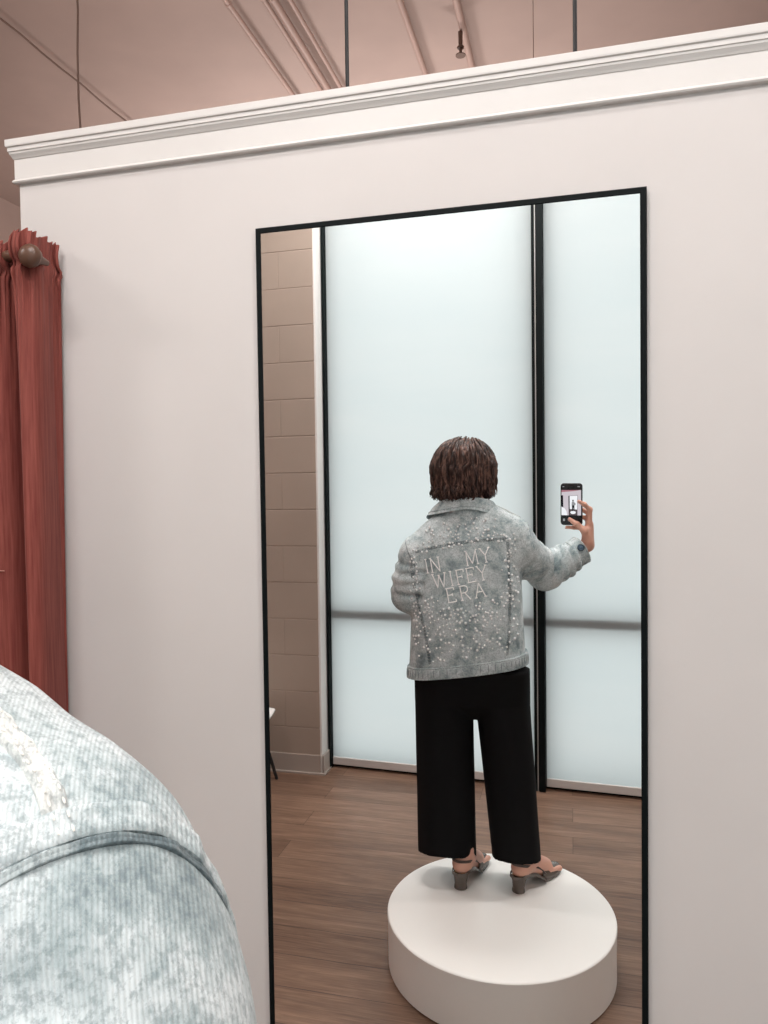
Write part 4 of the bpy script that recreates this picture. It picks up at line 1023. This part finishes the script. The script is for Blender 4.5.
for k in range(620):
    a0 = rg.uniform(0, 2 * PI); dirv = FS * math.cos(a0) + FD * math.sin(a0)
    fr_ = math.sin(a0)
    if fr_ > .80: continue
    ln = rg.uniform(.85, 1.06) * (1.16 if dirv[0] > .2 and dirv[1] > -.2 else 1); wv = rg.uniform(.004, .020); ph0 = rg.uniform(0, 6.28); tw_ = rg.uniform(-.35, .35); start = rg.uniform(.10, .55); flip0 = rg.uniform(-.004, .024)
    pts = []; rad = []; n = 16; th = rg.uniform(.0022, .0050)
    for i in range(n + 1):
        t_ = i / n; lat = (start + (1 - start) * t_)                     # 0 = crown, 1 = tip
        ang = a0 + tw_ * t_ * t_; d_ = FS * math.cos(ang) + FD * math.sin(ang)
        if lat < .5: el = PI / 2 * (1 - lat / .5 * 1.0); probe = HC + FU * .01 + (d_ * math.cos(el) + V(0, 0, 1) * math.sin(el)) * .25; tgt = HC + FU * .01
        else: z = .01 - (lat - .5) / .5 * .115 * ln; probe = HC + d_ * .25 + V(0, 0, z); tgt = HC + V(0, 0, z) + FD * -.03
        l, nn, ii, dd = HB.ray_cast(Vector(tuple(probe)), Vector(tuple(unit(tgt - probe))))
        if l is None or dd > .24: break
        l = np.array(l); nn = np.array(nn)
        flip = (flip0 if d_[0] < .25 else min(flip0, .003)) * max(0, lat - .80) / .20
        pts.append(l + nn * (.0015 + .0045 * math.sin(ph0 + 8 * t_)) + np.cross(nn, (0, 0, 1)) * wv * math.sin(ph0 + 7.5 * t_) * t_ + d_ * flip); rad.append(th * (.45 + 1.0 * math.sin(PI * min(1, t_ * .9 + .12)) ** .7) * (1 if i < n else .3))
    if len(pts) > 5:
        rad[-1] = .0006; rad[-2] *= .55; locks.tube(pts, rad, 6)
locks.build('hair_locks', M['hair'], hair, angle=0)

# ------------------------------------------------------------------ phone in her hand
phone = thing('smartphone', 'black smartphone held up beside her, screen facing the mirror', 'phone', tuple(PHC))
def rrect(w_, h_, r, n=8):
    out = []
    for cx_, cy_, a0 in ((w_ - r, h_ - r, 0), (-w_ + r, h_ - r, PI / 2), (-w_ + r, -h_ + r, PI), (w_ - r, -h_ + r, 1.5 * PI)):
        for i in range(n + 1): a = a0 + PI / 2 * i / n; out.append((cx_ + r * math.cos(a), cy_ + r * math.sin(a)))
    return out
def slab(poly, w0, w1, bev=0):
    rows = [[ph(u * k, v * k2, w_) for u, v in poly] for w_, k, k2 in (((w0, 1 - bev / .041, 1 - bev / .08), (w0 + bev, 1, 1), (w1 - bev, 1, 1), (w1, 1 - bev / .041, 1 - bev / .08)) if bev else ((w0, 1, 1), (w1, 1, 1)))]
    mb = MB().grid(rows, closed_v=True); n = len(poly); m_ = len(mb.v); mb.f += [tuple(range(n - 1, -1, -1)), tuple(range(m_ - n, m_))]; mb.mi += [0, 0]; return mb
slab(rrect(.0410, .0800, .012), -.0105, 0, .0018).build('phone_case', M['phone'], phone)
def quad(x0, x1, y0, y1, w_): return [ph(x0, y0, w_), ph(x1, y0, w_), ph(x1, y1, w_), ph(x0, y1, w_)]
SCR = emis('screen_picture', (.80, .72, .78), .75)
scr = MB().add(quad(-.0372, .0372, -.042, .054, .0003), [(0, 1, 2, 3)]).build('screen', SCR, phone, smooth=False)
EW = emis('screen_white', (.93, .93, .97), .95); ED = emis('screen_dark', (.03, .03, .04), .3); EP = emis('screen_pink', (.80, .35, .42), .5); EB = emis('screen_brown', (.22, .17, .18), .5); EG = emis('screen_grey', (.5, .5, .52), .6); ES = emis('screen_skin', (.8, .5, .5), .6)
def pic(nm, poly, m_, w_=.0005): MB().add([ph(a, b, w_) for a, b in poly], [tuple(range(len(poly)))]).build(nm, m_, scr, smooth=False)
pic('screen_ceiling', [(-.0372, .046), (.01, .050), (.0372, .054), (-.0372, .054)], EP)
pic('screen_curtain', [(-.0372, -.012), (-.030, -.012), (-.031, .034), (-.0372, .034)], ED)
pic('screen_mirror', [(-.0095, -.042), (.0235, -.042), (.0245, .035), (-.0105, .032)], ED)
pic('screen_mirror_view', [(-.0055, -.018), (.0225, -.020), (.0235, .0335), (-.0060, .0315)], EW, .0006)
pic('screen_floor', [(-.0080, -.042), (.0225, -.042), (.0225, -.020), (-.0065, -.018)], EB, .0006)
pic('screen_pedestal', [(.002 + .0105 * math.cos(a) + .005, -.031 + .0062 * math.sin(a)) for a in np.linspace(0, 2 * PI, 18)[:-1]], EW, .0007)
pic('screen_jacket', [(.0015, -.004), (.0025, .008), (.005, .011), (.009, .011), (.0125, .007), (.0165, .004), (.0165, -.002), (.0120, -.005)], EG, .0008)
pic('screen_legs', [(.0035, -.026), (.003, -.004), (.012, -.004), (.013, -.026), (.0095, -.026), (.008, -.012), (.0065, -.026)], ED, .0009)
pic('screen_head', [(.007 + .0028 * math.cos(a), .0142 + .0034 * math.sin(a)) for a in np.linspace(0, 2 * PI, 12)[:-1]], ED, .0009)
pic('screen_shoulder', [(-.0372, -.042), (-.015, -.042), (-.0175, -.028), (-.024, -.016), (-.0372, -.009)], EW, .0007)
pic('shutter_button', [(.0 + .0062 * math.cos(a), -.062 + .0062 * math.sin(a)) for a in np.linspace(0, 2 * PI, 20)[:-1]], EG, .0004)
pic('thumbnail', [(-.031, -.064), (-.024, -.064), (-.024, -.055), (-.031, -.055)], EG, .0004)
pic('clock_digits', [(-.033, .0655), (-.0265, .0655), (-.0265, .0685), (-.033, .0685)], EG, .0004)
pic('status_icons', [(.024, .0655), (.033, .0655), (.033, .0685), (.024, .0685)], EG, .0004)
